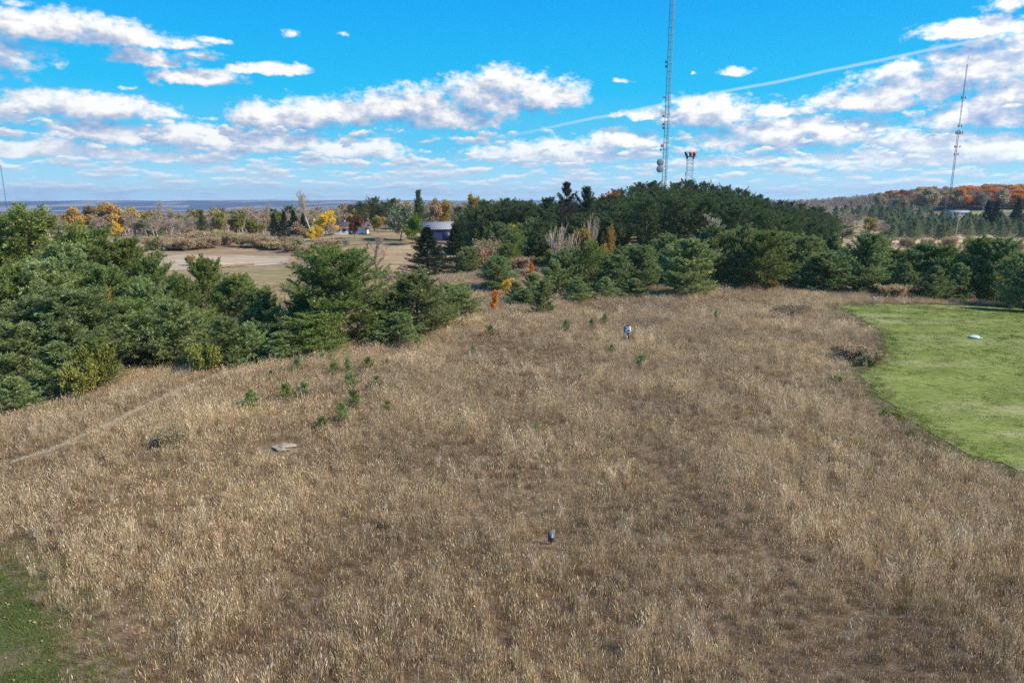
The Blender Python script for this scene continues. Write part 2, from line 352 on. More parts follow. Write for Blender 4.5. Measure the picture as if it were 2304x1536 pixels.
# ------------------------------------------------------------------ mesh helpers
def make_mesh(name, V, F, mats, mi=None, rnd=None, smooth=False):
    """V (n,3); F list of (k,m) int arrays"""
    me = bpy.data.meshes.new(name)
    V = np.asarray(V, np.float32); F = [np.asarray(f, np.int32) for f in F if len(f)]
    loops = np.concatenate([f.ravel() for f in F]); tot = np.concatenate([np.full(len(f), f.shape[1], np.int32) for f in F])
    st = np.concatenate([[0], np.cumsum(tot)[:-1]]).astype(np.int32)
    me.vertices.add(len(V)); me.vertices.foreach_set('co', V.ravel())
    me.loops.add(len(loops)); me.loops.foreach_set('vertex_index', loops)
    me.polygons.add(len(tot)); me.polygons.foreach_set('loop_start', st); me.polygons.foreach_set('loop_total', tot)
    if smooth: me.polygons.foreach_set('use_smooth', np.ones(len(tot), bool))
    for m in (mats if isinstance(mats, (list, tuple)) else [mats]): me.materials.append(m)
    if mi is not None: me.polygons.foreach_set('material_index', np.asarray(mi, np.int32))
    if rnd is not None:
        a = me.attributes.new('rnd', 'FLOAT', 'POINT'); a.data.foreach_set('value', np.asarray(rnd, np.float32))
    me.update(calc_edges=True); me.validate(); return me
def link(name, me, parent=None, loc=None):
    o = bpy.data.objects.new(name, me); COL.objects.link(o)
    if parent is not None: o.parent = parent
    if loc is not None: o.location = loc
    return o
def tag(o, label=None, cat=None, group=None, kind=None):
    if label: o['label'] = label
    if cat: o['category'] = cat
    if group: o['group'] = group
    if kind: o['kind'] = kind
    return o
def empty(name, loc, label, cat, group=None, rz=0):
    o = bpy.data.objects.new(name, None); COL.objects.link(o); o.location = loc; o.rotation_euler = (0, 0, rz)
    o.empty_display_size = 0.3
    return tag(o, label, cat, group)
def unit(v): return v / np.maximum(np.linalg.norm(v, axis=-1, keepdims=True), 1e-9)
def tubes(P0, P1, R0, R1, sides=4):
    if len(P0) == 0: return np.zeros((0, 3)), np.zeros((0, 4), int)
    n = len(P0); D = unit(P1 - P0)
    up = np.where(np.abs(D[:, 2:3]) > .9, np.array([[1., 0, 0]]), np.array([[0, 0, 1.]]))
    A = unit(np.cross(D, up)); B = np.cross(D, A)
    th = np.arange(sides) / sides * 2 * np.pi
    ring = A[:, None] * np.cos(th)[None, :, None] + B[:, None] * np.sin(th)[None, :, None]
    R0 = np.broadcast_to(R0, n); R1 = np.broadcast_to(R1, n)
    V = np.concatenate([P0[:, None] + ring * R0[:, None, None], P1[:, None] + ring * R1[:, None, None]], 1).reshape(-1, 3)
    k = np.arange(sides); base = np.arange(n)[:, None] * 2 * sides
    F = np.stack([base + k, base + (k + 1) % sides, base + (k + 1) % sides + sides, base + k + sides], -1).reshape(-1, 4)
    return V, F
class MB:
    def __init__(s): s.V = []; s.F = []; s.n = 0; s.R = []
    def add(s, V, F, rnd=0.5):
        V = np.asarray(V, float); s.V.append(V)
        for f in (F if isinstance(F, list) else [F]):
            if len(f): s.F.append(np.asarray(f) + s.n)
        s.R.append(np.broadcast_to(rnd, len(V))); s.n += len(V); return s
    def tube(s, p0, p1, r0, r1=None, sides=6, cap=True):
        p0 = np.atleast_2d(np.asarray(p0, float)); p1 = np.atleast_2d(np.asarray(p1, float))
        V, F = tubes(p0, p1, r0, r0 if r1 is None else r1, sides); s.add(V, F)
        return s
    def box(s, c, d, rz=0.0, taper=None):
        x, y, z = np.array(d) / 2
        v = np.array([[a * x, b * y, e * z] for e in (-1, 1) for b in (-1, 1) for a in (-1, 1)])
        if taper: v[4:, :2] *= taper
        cz, sz = math.cos(rz), math.sin(rz)
        v = np.stack([v[:, 0] * cz - v[:, 1] * sz, v[:, 0] * sz + v[:, 1] * cz, v[:, 2]], -1) + np.array(c)
        s.add(v, np.array([[0, 2, 3, 1], [4, 5, 7, 6], [0, 1, 5, 4], [2, 6, 7, 3], [0, 4, 6, 2], [1, 3, 7, 5]])); return s
    def lathe(s, prof, c=(0, 0, 0), n=16, axis='z', rz=0):
        th = np.arange(n) / n * 2 * np.pi; prof = np.array(prof, float)
        V = np.stack([prof[:, 0][:, None] * np.cos(th), prof[:, 0][:, None] * np.sin(th), np.repeat(prof[:, 1][:, None], n, 1)], -1).reshape(-1, 3)
        if axis == 'y': V = V[:, [0, 2, 1]] * np.array([1, -1, 1])
        cz, sz = math.cos(rz), math.sin(rz)
        V = np.stack([V[:, 0] * cz - V[:, 1] * sz, V[:, 0] * sz + V[:, 1] * cz, V[:, 2]], -1) + np.array(c)
        k = np.arange(n); F = [np.stack([i * n + k, i * n + (k + 1) % n, (i + 1) * n + (k + 1) % n, (i + 1) * n + k], -1) for i in range(len(prof) - 1)]
        s.add(V, np.concatenate(F)); return s
    def mesh(s, name, m, smooth=False): return make_mesh(name, np.concatenate(s.V), s.F, m, None, np.concatenate(s.R), smooth)
    def build(s, name, m, parent=None, loc=None, smooth=False): return link(name, s.mesh(name, m, smooth), parent, loc)

def spikes(C, D, S, k, W, rng, spread=0.8, flat=None):
    """needle tufts: k slender blades from each centre around direction D"""
    n = len(C); r = rng.normal(size=(n, k, 3)); dirs = unit(D[:, None] + r * spread)
    S = np.broadcast_to(S, n)[:, None, None] * rng.uniform(.7, 1.2, (n, k, 1))
    W = np.broadcast_to(W, n)[:, None, None]
    side = unit(np.cross(dirs, rng.normal(size=(n, k, 3)))) * W * .5
    b = C[:, None] + dirs * S * .08; tip = C[:, None] + dirs * S; mid = C[:, None] + dirs * S * .55
    V = np.stack([b, mid + side, tip, mid - side], 2).reshape(-1, 3)
    F = np.arange(n * k * 4).reshape(-1, 4)
    R = np.clip(np.repeat(rng.beta(2, 2.2, n), k) + rng.normal(size=n * k) * .12, 0, 1)
    return V, F, np.repeat(R, 4)
def leaves(C, S, rng):
    n = len(C); a = unit(rng.normal(size=(n, 3))); b = unit(np.cross(a, rng.normal(size=(n, 3))))
    S = (np.broadcast_to(S, n) * rng.uniform(.6, 1.25, n))[:, None]
    V = np.stack([C - a * S, C - b * S * .6, C + a * S, C + b * S * .6], 1).reshape(-1, 3)
    return V, np.arange(n * 4).reshape(-1, 4), np.repeat(np.clip(rng.beta(2, 2, n), 0, 1), 4)

# ------------------------------------------------------------------ tree prototypes (parts as meshes, height in metres)
PROTO = {}
def conifer(key, seed, h, R, nl, prof, e0, e1, t0, m, droop=0.0, upturn=0.25, nb=12, nt=6, tuft=0.26, k=6, w=0.035, spread=.75, gaps=0.12, bl=0.42, lean=0.03, lump=0.25):
    rng = np.random.default_rng(seed)
    th = np.linspace(0, 1, 9); tr = np.stack([np.cumsum(rng.normal(0, lean, 9)) * h * .12, np.cumsum(rng.normal(0, lean, 9)) * h * .12, th * h], -1); tr[0, :2] = 0
    tr[:, :2] -= tr[0, :2]
    rad = 0.018 * h * (1 - th * .92)
    TV, TF = tubes(tr[:-1], tr[1:], rad[:-1], rad[1:], 6)
    tl = t0 + (0.975 - t0) * (np.arange(nl) + rng.uniform(0, 1, nl)) / nl
    tl = tl[rng.uniform(size=nl) > gaps]; nl = len(tl)
    az = np.arange(nl) * 2.39996 + rng.normal(0, .35, nl)
    # sectors of longer and shorter branches give an uneven outline
    lumpf = 1 + lump * np.sin(az * 2 + rng.uniform(0, 6) + tl * 7) + lump * .7 * np.sin(az * 3 + tl * 11 + rng.uniform(0, 6))
    L = R * np.interp(tl, *prof) * rng.uniform(.72, 1.15, nl) * lumpf
    el = np.interp(tl, [t0, 1], [e0, e1]) + rng.normal(0, .12, nl)
    base = np.stack([np.interp(tl, th, tr[:, 0]), np.interp(tl, th, tr[:, 1]), tl * h], -1)
    s = np.linspace(0, 1, 6)
    rad_ = L[:, None] * s * np.cos(el)[:, None]
    zz = L[:, None] * (s * np.sin(el)[:, None] - droop * np.sin(s * np.pi * .8) + upturn * s ** 2.5)
    P = base[:, None] + np.stack([rad_ * np.cos(az)[:, None], rad_ * np.sin(az)[:, None], zz], -1)
    lr = np.maximum(0.011 * L + .01, .012)
    LV, LF_ = tubes(P[:, :-1].reshape(-1, 3), P[:, 1:].reshape(-1, 3), np.repeat(lr, 5) * np.tile(1 - s[:-1] * .8, nl), np.repeat(lr, 5) * np.tile(1 - s[1:] * .8, nl), 4)
    tb = MB().add(TV, TF).add(LV, LF_)
    # branchlets
    sb = np.clip(np.linspace(.22, 1.0, nb)[None] + rng.normal(0, .03, (nl, nb)), .12, 1)
    j = np.clip((sb * 5).astype(int), 0, 4); f = sb * 5 - j
    ii = np.arange(nl)[:, None]
    B0 = P[ii, j] * (1 - f)[..., None] + P[ii, np.minimum(j + 1, 5)] * f[..., None]
    Dl = unit(P[ii, np.minimum(j + 1, 5)] - P[ii, j])
    sgn = np.where(np.arange(nb) % 2 == 0, 1, -1)[None]
    lat = unit(np.cross(Dl, np.array([0, 0, 1.]))) * sgn[..., None]
    bd = unit(Dl * .8 + lat * rng.uniform(.3, 1.1, (nl, nb, 1)) + np.array([0, 0, 1.]) * (rng.normal(.32 - droop, .28 if droop else .5, (nl, nb, 1))))
    Lb = L[:, None] * bl * (1.15 - .75 * sb) * rng.uniform(.6, 1.2, (nl, nb)) + .12
    B1 = B0 + bd * Lb[..., None]
    bV, bF = tubes(B0.reshape(-1, 3), B1.reshape(-1, 3), .012, .005, 3); tb.add(bV, bF)
    st = (np.arange(nt) + rng.uniform(.2, .9, (nl, nb, nt))) / nt
    C = B0[:, :, None] + bd[:, :, None] * (Lb[..., None] * st)[..., None]
    C = C + rng.normal(0, .05, C.shape)
    Dd = bd[:, :, None] + rng.normal(0, .3, C.shape) + np.array([0, 0, .95 - droop * 4.5])
    C = C.reshape(-1, 3); Dd = unit(Dd.reshape(-1, 3))
    keep = C[:, 2] > .05; C = C[keep]; Dd = Dd[keep]
    V, F, Rr = spikes(C, Dd, tuft, k, w, rng, spread)
    fb = MB().add(V, F, Rr)
    # leader candles
    nc = 10; cc = tr[-1] + np.stack([rng.normal(0, .12, nc), rng.normal(0, .12, nc), rng.uniform(-.5, .25, nc)], -1)
    V, F, Rr = spikes(cc, np.tile([[0, 0, 1.]], (nc, 1)), tuft * 1.2, k + 2, w, rng, .4); fb.add(V, F, Rr)
    z = np.concatenate(fb.V)[:, 2]; top = np.percentile(z, 99.95)
    xy = np.percentile(np.hypot(*np.concatenate(fb.V)[:, :2].T), 98)
    PROTO[key] = dict(h=top, r=xy, parts=[('trunk', tb.mesh(key + '_trunk', M['bark'])), ('crown', fb.mesh(key + '_crown', M[m]))])
ROUND = ([0, .12, .3, .5, .7, .85, .95, 1], [.75, .95, 1.0, .9, .74, .52, .32, .12])
YOUNG = ([0, .1, .3, .6, .85, 1], [.9, 1, .85, .55, .26, .06])
CONE = ([0, .08, .3, .6, .85, 1], [.95, 1, .78, .46, .18, .04])
TALL = ([0, .35, .5, .65, .8, .92, 1], [.3, .6, .95, 1, .82, .5, .15])
for i in range(4):
    conifer('bushy_blue_%d' % i, 11 + i, 7.2, 3.0, 105, ROUND, .10, .80, .02, 'pine_blue', nb=14, nt=6, tuft=.22, k=8, w=.045, lump=.12, upturn=.16, bl=.5, gaps=.08)
    conifer('bushy_green_%d' % i, 31 + i, 7.2, 3.3, 95, ROUND, .05, .70, .03, 'pine_green', nb=14, nt=6, tuft=.22, k=8, w=.045, lump=.17, upturn=.12, bl=.5, gaps=.12)
for i in range(3):
    conifer('young_blue_%d' % i, 51 + i, 4.5, 1.9, 62, YOUNG, .1, .9, .02, 'pine_blue', nb=10, nt=5, tuft=.22, k=8, w=.042, upturn=.3, lump=.12, bl=.5)
    conifer('spruce_%d' % i, 71 + i, 10, 3.0, 110, CONE, -.05, .6, .02, 'spruce', droop=.12, upturn=.12, nb=14, nt=6, tuft=.24, k=5, w=.045, gaps=.05, lump=.08)
    conifer('forest_%d' % i, 91 + i, 12, 3.0, 58, TALL, .1, .85, .22, 'pine_dark', nb=9, nt=5, tuft=.36, k=7, w=.07, bl=.55)
    conifer('plantation_%d' % i, 111 + i, 8, 3.2, 60, YOUNG, .1, .8, .03, 'plantation', nb=8, nt=4, tuft=.42, k=5, w=.09, gaps=.03, lump=.1)
conifer('big_green', 131, 8.2, 4.3, 130, ([0, .12, .3, .5, .7, .85, .95, 1], [.9, 1.0, .92, .78, .74, .66, .48, .2]), -.04, .6, .02, 'pine_green', nb=17, nt=7, tuft=.22, k=8, w=.042, lump=.2, upturn=.1, bl=.48, gaps=.15)
conifer('tall_white_pine', 132, 14, 3.6, 110, ([0, .1, .3, .6, .85, 1], [.6, .9, 1, .72, .42, .16]), 0.0, .9, .08, 'pine_dark', nb=11, nt=6, tuft=.38, k=6, w=.06, lump=.3)
conifer('cone_laden', 133, 14, 3.0, 70, ([0, .1, .3, .6, .85, 1], [.8, 1, .9, .62, .32, .08]), 0.1, .9, .05, 'cone_brown', nb=10, nt=5, tuft=.36, k=5, w=.06)
conifer('yellow_pine', 134, 3.0, 1.8, 34, ROUND, .2, .9, .03, 'pine_yellow', nb=9, nt=5, tuft=.22)
for i in range(4):
    conifer('seedling_%d' % i, 141 + i, 1.3, .55, 13, YOUNG, .2, 1.0, .08, 'pine_green' if i % 2 else 'pine_blue', nb=5, nt=4, tuft=.17, k=8, w=.022, gaps=.1, upturn=.5)

def broadleaf(key, seed, h, wd, lv, m, leaf=.16, per=7, bark='bark', start=.22, up=.35, ang=.75, r0=.02, twig=.012, stems=1, jitter=.4, leafprob=1.0, vase=0.0):
    rng = np.random.default_rng(seed)
    mb = MB(); P0 = []; P1 = []; RA = []; RB = []
    P = np.zeros((stems, 3)); P[:, :2] = rng.normal(0, .12 * (stems > 1), (stems, 2))
    D = unit(np.array([[0, 0, 1.]]) + rng.normal(0, .08 if stems == 1 else .38, (stems, 3)) * [1, 1, .2])
    L = np.full(stems, h * (.75 if stems == 1 else .62)) * rng.uniform(.85, 1.1, stems); R = np.full(stems, h * r0 / math.sqrt(stems))
    for li, (nc, ratio) in enumerate(lv + [(0, 0)]):
        n = len(P); ns = 5 if li == 0 else (4 if li == 1 else 3)
        pts = [P]; d = D; cur = P
        for q in range(ns):
            d = unit(d + rng.normal(0, .10 + .04 * li, (n, 3)) + np.array([0, 0, .06]))
            cur = cur + d * (L / ns)[:, None]; pts.append(cur)
        pts = np.stack(pts, 1)
        for q in range(ns):
            P0.append(pts[:, q]); P1.append(pts[:, q + 1]); RA.append(np.maximum(R * (1 - .75 * q / ns), twig)); RB.append(np.maximum(R * (1 - .75 * (q + 1) / ns), twig * .7))
        if nc == 0: ends = pts; break
        lo = start if li == 0 else .2
        s = lo + (1 - lo) * (np.arange(nc)[None] + rng.uniform(0, 1, (n, nc))) / nc
        jx = np.clip((s * ns).astype(int), 0, ns - 1); f = s * ns - jx; ii = np.arange(n)[:, None]
        B = pts[ii, jx] * (1 - f)[..., None] + pts[ii, jx + 1] * f[..., None]
        dd = unit(pts[ii, jx + 1] - pts[ii, jx]); az = rng.uniform(0, 2 * np.pi, (n, 1)) + np.arange(nc)[None] * 2.4
        a = unit(np.cross(dd, rng.normal(size=dd.shape) * .01 + [1, .3, 0.])); b = np.cross(dd, a)
        an = (ang * (1 - .35 * s) + rng.normal(0, .12, s.shape))[..., None]
        nd = dd * np.cos(an) + (a * np.cos(az)[..., None] + b * np.sin(az)[..., None]) * np.sin(an)
        nd = unit(nd + np.array([0, 0, up]))
        L2 = (L[:, None] * ratio * (1.15 - .6 * s) * rng.uniform(.7, 1.2, s.shape))
        R2 = np.repeat(R[:, None], nc, 1) * (1 - .6 * s) * .55
        P, D, L, R = B.reshape(-1, 3), nd.reshape(-1, 3), L2.ravel(), R2.ravel()
    P0, P1, RA, RB = map(np.concatenate, (P0, P1, RA, RB))
    allp = np.concatenate([P0, P1]); top = allp[:, 2].max(); rr = np.percentile(np.hypot(allp[:, 0], allp[:, 1]), 97)
    sc = np.array([wd / 2 / rr, wd / 2 / rr, h / top])
    thick = RA > twig * 1.6
    if thick.all() or not thick.any(): thick = np.arange(len(RA)) < len(RA) // 6
    big = MB(); V, F = tubes(P0[thick] * sc, P1[thick] * sc, RA[thick], RB[thick], 5); big.add(V, F)
    fine = MB(); V, F = tubes(P0[~thick] * sc, P1[~thick] * sc, RA[~thick], RB[~thick], 3); fine.add(V, F)
    parts = []
    if m:
        big.add(V, F)
        E = (ends[:, 1:] * sc).reshape(-1, 3); E = E[rng.uniform(size=len(E)) < leafprob]
        C = np.repeat(E, per, 0) + rng.normal(0, jitter, (len(E) * per, 3)) * [1, 1, .8]
        C = C[C[:, 2] > .1]
        LV, LF2, LR = leaves(C, leaf, rng); lm = MB().add(LV, LF2, LR)
        parts = [('trunk', big.mesh(key + '_trunk', M[bark])), ('crown', lm.mesh(key + '_crown', M[m]))]
    else:
        if not len(P0[thick]): print('no thick', key)
        parts = [('trunk', big.mesh(key + '_trunk', M[bark])), ('crown', fine.mesh(key + '_crown', M['twig' if bark != 'bark_pale' else 'twig_far']))]
    PROTO[key] = dict(h=h, r=wd / 2, parts=parts)
STD = [(9, .55), (6, .55), (5, .55)]
for i, mm in enumerate(['yellow', 'orange', 'gold', 'russet', 'tan', 'olive', 'willow', 'lime', 'rust', 'amber']):
    broadleaf('leafy_' + mm, 200 + i, 9, 8.5, STD, mm, leaf=.30, per=8, jitter=.5, start=.14)
for i in range(4):
    broadleaf('bare_%d' % i, 220 + i, 11, 8.5, [(10, .5), (7, .55), (6, .6), (4, .6)] if i < 3 else [(9, .5), (6, .6), (5, .6), (4, .6)], None, bark='bark_pale', twig=.032, start=.25, up=.45)
broadleaf('tall_bare', 230, 16, 11, [(12, .5), (8, .55), (6, .6)], None, bark='bark_pale', twig=.035, start=.30, up=.7, ang=.6)
broadleaf('slim_bare', 231, 6, 3.4, [(8, .5), (5, .55), (4, .6)], None, bark='bark', twig=.022, start=.12, up=.5, ang=.7, r0=.028)
broadleaf('bare_shrub', 232, 4, 4, [(7, .5), (5, .6), (4, .6)], None, bark='bark_pale', twig=.016, stems=7, start=.1, up=.5, ang=.5, r0=.02)
broadleaf('bare_thicket', 233, 5, 4, [(8, .4), (5, .6)], None, bark='bark_pale', twig=.018, stems=14, start=.15, up=.9, ang=.4, r0=.02)
broadleaf('yellow_sapling', 240, 3, 2.2, [(9, .5), (5, .6)], 'yellow', leaf=.11, per=8, jitter=.12, start=.1, twig=.01)
broadleaf('orange_sapling', 241, 3, 1.5, [(9, .4), (5, .6)], 'orange', leaf=.11, per=9, jitter=.11, start=.08, twig=.01)
broadleaf('tan_brush', 242, 3, 4.2, [(6, .5), (5, .6)], 'tan', leaf=.12, per=9, jitter=.22, stems=9, start=.1, twig=.012)
broadleaf('cream_brush', 243, 1.5, 2.4, [(6, .5), (4, .6)], 'cream', leaf=.055, per=5, jitter=.14, stems=8, start=.2, twig=.01, up=.1, ang=.9, bark='bark_pale')
broadleaf('olive_brush', 244, 2.5, 3, [(6, .5), (5, .6)], 'olive', leaf=.10, per=7, jitter=.15, stems=8, start=.1, twig=.01)
broadleaf('russet_brush', 245, 1.4, 2.6, [(6, .5), (5, .6)], 'umber', leaf=.06, per=9, jitter=.18, stems=9, start=.1, twig=.01)
broadleaf('gold_brush', 246, 3, 2.6, [(8, .5), (5, .6)], 'gold', leaf=.10, per=6, jitter=.16, stems=4, start=.2, twig=.012)
broadleaf('cream_tree', 247, 7, 3.4, [(9, .45), (5, .55), (3, .5)], 'cream', leaf=.11, per=3, jitter=.16, bark='bark_pale', start=.3, up=.6, twig=.014, leafprob=.5)
print('protos', round(time.time() - T0, 1))

# ------------------------------------------------------------------ ground and sheets
def build_ground():
    az = np.concatenate([np.arange(-44, 44.01, .25), np.arange(48, 316, 4)]) * np.pi / 180
    rr = [1.5]
    while rr[-1] < 9700: rr.append(rr[-1] * 1.022 + .08)
    rr = np.array(rr); na, nr = len(az), len(rr)
    X = rr[:, None] * np.sin(az); Y = rr[:, None] * np.cos(az); Z = ground_z(X, Y)
    V = np.concatenate([np.stack([X, Y, Z], -1).reshape(-1, 3), [[0, 0, 0.]]])
    i = np.arange(nr - 1)[:, None] * na; k = np.arange(na)[None]
    F = np.stack([i + k, i + na + k, i + na + (k + 1) % na, i + (k + 1) % na], -1).reshape(-1, 4)[:, ::-1]
    k = np.arange(na); c = np.stack([k, np.full(na, nr * na), (k + 1) % na], -1)[:, ::-1]
    me = make_mesh('ground', V, [F, c], M['ground'], None, None, True)
    tag(link('ground', me), None, None, None, 'structure')
build_ground()
def in_poly(x, y, poly):
    ins = np.zeros(x.shape, bool); n = len(poly)
    for a in range(n):
        x0, y0 = poly[a]; x1, y1 = poly[(a + 1) % n]
        c = ((y0 > y) != (y1 > y)) & (x < (x1 - x0) * (y - y0) / (y1 - y0 + 1e-12) + x0); ins ^= c
    return ins
def sheet(name, poly, step, m, lift=.03, label=None, jit=0.0):
    poly = np.array(poly); lo = poly.min(0) - step; hi = poly.max(0) + step
    gx = np.arange(lo[0], hi[0], step); gy = np.arange(lo[1], hi[1], step)
    X, Y = np.meshgrid(gx, gy, indexing='ij')
    cx = (X[:-1, :-1] + X[1:, 1:]) / 2; cyy = (Y[:-1, :-1] + Y[1:, 1:]) / 2
    wob = (fbm(cx / (step * 5), cyy / (step * 5), 21, 3) - .5) * jit
    ins = in_poly(cx + wob, cyy + wob, poly)
    idx = np.arange(X.size).reshape(X.shape)
    F = np.stack([idx[:-1, :-1][ins], idx[1:, :-1][ins], idx[1:, 1:][ins], idx[:-1, 1:][ins]], -1)
    u, inv = np.unique(F, return_inverse=True); inv = inv.reshape(F.shape)
    x = X.ravel()[u]; y = Y.ravel()[u]
    V = np.stack([x, y, ground_z(x, y) + lift], -1)
    o = link(name, make_mesh(name, V, [inv], m, None, None, True)); tag(o, label, None, None, 'structure'); return o
def pp(lst): return [hit(a, b) for a, b in lst]
LAWN = pp([(1880, 690), (1960, 686), (2060, 686), (2200, 690), (2303, 694)]) + [(75, 74), (95, 60), (95, 20), (45, 12), (24, 22)] + \
       pp([(2303, 1068), (2200, 1032), (2080, 968), (1990, 905), (1940, 845), (1996, 790), (1985, 745), (1930, 712)])
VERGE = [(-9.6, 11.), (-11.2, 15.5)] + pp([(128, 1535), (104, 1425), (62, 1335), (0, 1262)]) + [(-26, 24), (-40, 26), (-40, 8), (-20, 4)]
sheet('lawn', LAWN, .3, M['lawn'], .03, None, .8)
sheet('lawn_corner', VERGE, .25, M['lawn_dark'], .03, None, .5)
def strip(pts, w):
    pts = np.array(pts); d = np.gradient(pts, axis=0); n = np.stack([-d[:, 1], d[:, 0]], -1); n /= np.linalg.norm(n, axis=1, keepdims=True)
    return [tuple(p) for p in pts + n * w / 2] + [tuple(p) for p in (pts - n * w / 2)[::-1]]
PATH = pp([(20, 1042), (130, 1010), (230, 965), (330, 915), (430, 868), (510, 838), (570, 815)])
sheet('footpath', strip(PATH, .55), .2, M['track'], .03, None, .5)
TRACK = pp([(690, 672), (760, 655), (860, 636), (960, 626), (1060, 612), (1120, 606), (1180, 608)])
def lsheet(name, pts, step, m, lift, jit=1.5):
    try: sheet(name, pp(pts), step, m, lift, None, jit)
    except ValueError as e: print('sheet', name, e)
lsheet('stubble_field', [(345, 612), (335, 583), (420, 571), (560, 563), (650, 580), (655, 592), (560, 600), (450, 607)], .9, M['stubble'], .10)
M['rusty_stubble'] = sheet_mat('rusty_stalks', (0.30, 0.17, 0.08), (0.44, 0.28, 0.15), 0.3)
lsheet('stalk_strip', [(440, 602), (500, 598), (570, 594), (572, 597), (505, 603), (442, 607)], .5, M['rusty_stubble'], .2, .8)
lsheet('hay_field', [(440, 612), (560, 603), (660, 596), (720, 600), (700, 625), (640, 645), (560, 655), (470, 640)], .9, M['hay'], .10)
lsheet('farmyard_lawn', [(735, 541), (800, 533), (900, 535), (945, 538), (930, 549), (860, 545), (790, 553)], .9, M['hay'], .12)
lsheet('bare_field', [(1975, 545), (2060, 535), (2180, 531), (2303, 528), (2303, 548), (2200, 543), (2080, 549)], 1.2, M['sand'], .12)
lsheet('pasture', [(2075, 486), (2160, 479), (2303, 468), (2303, 476), (2230, 484), (2140, 490)], 2.5, M['grass_far_green'], .3)
# lake in the valley
sheet('lake', [(-6000, 4350), (-3000, 4600), (-300, 4800), (1500, 5000), (1500, 5750), (-300, 5650), (-3000, 5350), (-6000, 5100)], 60, M['water'], 0.0)
lk = bpy.data.objects['lake']
co = np.empty(len(lk.data.vertices) * 3, np.float32); lk.data.vertices.foreach_get('co', co); co[2::3] = -80.0
lk.data.vertices.foreach_set('co', co)
print('ground', round(time.time() - T0, 1))

# ------------------------------------------------------------------ instanced stuff (grass, far woods)
def scatter(name, protos, P, rot, scl, idx, label, m_kind='stuff'):
    pc = bpy.data.collections.new(name + '_sources')
    for k, me in enumerate(protos):
        o = bpy.data.objects.new('%s_source_%02d' % (name, k), me); pc.objects.link(o)
    me = bpy.data.meshes.new(name); n = len(P); me.vertices.add(n); me.vertices.foreach_set('co', np.asarray(P, np.float32).ravel())
    for nm, typ, key, v in (('rot', 'FLOAT_VECTOR', 'vector', rot), ('scl', 'FLOAT_VECTOR', 'vector', scl), ('idx', 'INT', 'value', idx)):
        a = me.attributes.new(nm, typ, 'POINT'); a.data.foreach_set(key, np.ascontiguousarray(v, dtype=np.int32 if typ == 'INT' else np.float32).ravel())
    ob = link(name, me); tag(ob, label, None, None, m_kind)
    g = bpy.data.node_groups.new(name + '_nodes', 'GeometryNodeTree')
    g.interface.new_socket('Geometry', in_out='INPUT', socket_type='NodeSocketGeometry')
    g.interface.new_socket('Geometry', in_out='OUTPUT', socket_type='NodeSocketGeometry')
    N, Lk = g.nodes, g.links
    gi = N.new('NodeGroupInput'); go = N.new('NodeGroupOutput'); ip = N.new('GeometryNodeInstanceOnPoints')
    ci = N.new('GeometryNodeCollectionInfo'); ci.inputs[0].default_value = pc; ci.inputs['Separate Children'].default_value = True; ci.inputs['Reset Children'].default_value = True
    def na(nm, dt):
        q = N.new('GeometryNodeInputNamedAttribute'); q.data_type = dt; q.inputs[0].default_value = nm; return q.outputs[0]
    er = N.new('FunctionNodeEulerToRotation'); Lk.new(na('rot', 'FLOAT_VECTOR'), er.inputs[0])
    Lk.new(gi.outputs[0], ip.inputs['Points']); Lk.new(ci.outputs[0], ip.inputs['Instance']); ip.inputs['Pick Instance'].default_value = True
    Lk.new(na('idx', 'INT'), ip.inputs['Instance Index']); Lk.new(er.outputs[0], ip.inputs['Rotation']); Lk.new(na('scl', 'FLOAT_VECTOR'), ip.inputs['Scale'])
    Lk.new(ip.outputs[0], go.inputs[0])
    md = ob.modifiers.new('scatter', 'NODES'); md.node_group = g; return ob

def grass_tuft(seed, n, rad, h0, h1, w, heads, lean, rlo, rhi, curl=.25, m='grass'):
    rng = np.random.default_rng(seed)
    a = rng.uniform(0, 2 * np.pi, n); r = rad * np.sqrt(rng.uniform(0, 1, n))
    B = np.stack([r * np.cos(a), r * np.sin(a), np.full(n, -.06)], -1)
    h = rng.uniform(h0, h1, n) * rng.uniform(.7, 1, n)
    d = unit(np.stack([rng.normal(0, lean, n), rng.normal(0, lean, n), np.ones(n)], -1)); b = rng.normal(0, curl, (n, 3)) * [1, 1, 0]
    P1 = B + d * h[:, None] * .55; d2 = unit(d + b); P2 = P1 + d2 * h[:, None] * .45 
    s = unit(np.cross(d, rng.normal(size=(n, 3)))) * w
    V = np.stack([B - s * .5, B + s * .5, P1 + s * .45, P1 - s * .45, P2], 1).reshape(-1, 3)
    o = np.arange(n)[:, None] * 5
    mb = MB(); rn = rng.uniform(rlo, rhi, n)
    mb.add(V, [o + np.array([0, 1, 2, 3]), o + np.array([3, 2, 4])], np.repeat(rn, 5))
    k = int(n * heads)
    if k:
        c = P2[:k]; dd = d2[:k]; L = rng.uniform(.05, .12, k)[:, None]; s2 = unit(np.cross(dd, rng.normal(size=(k, 3)))) * w * 1.3
        V = np.stack([c - dd * L, c + s2, c + dd * L, c - s2], 1).reshape(-1, 3)
        mb.add(V, np.arange(k * 4).reshape(-1, 4), np.repeat(rng.uniform(.72, 1, k), 4))
    return mb.mesh('grass_tuft', M[m])

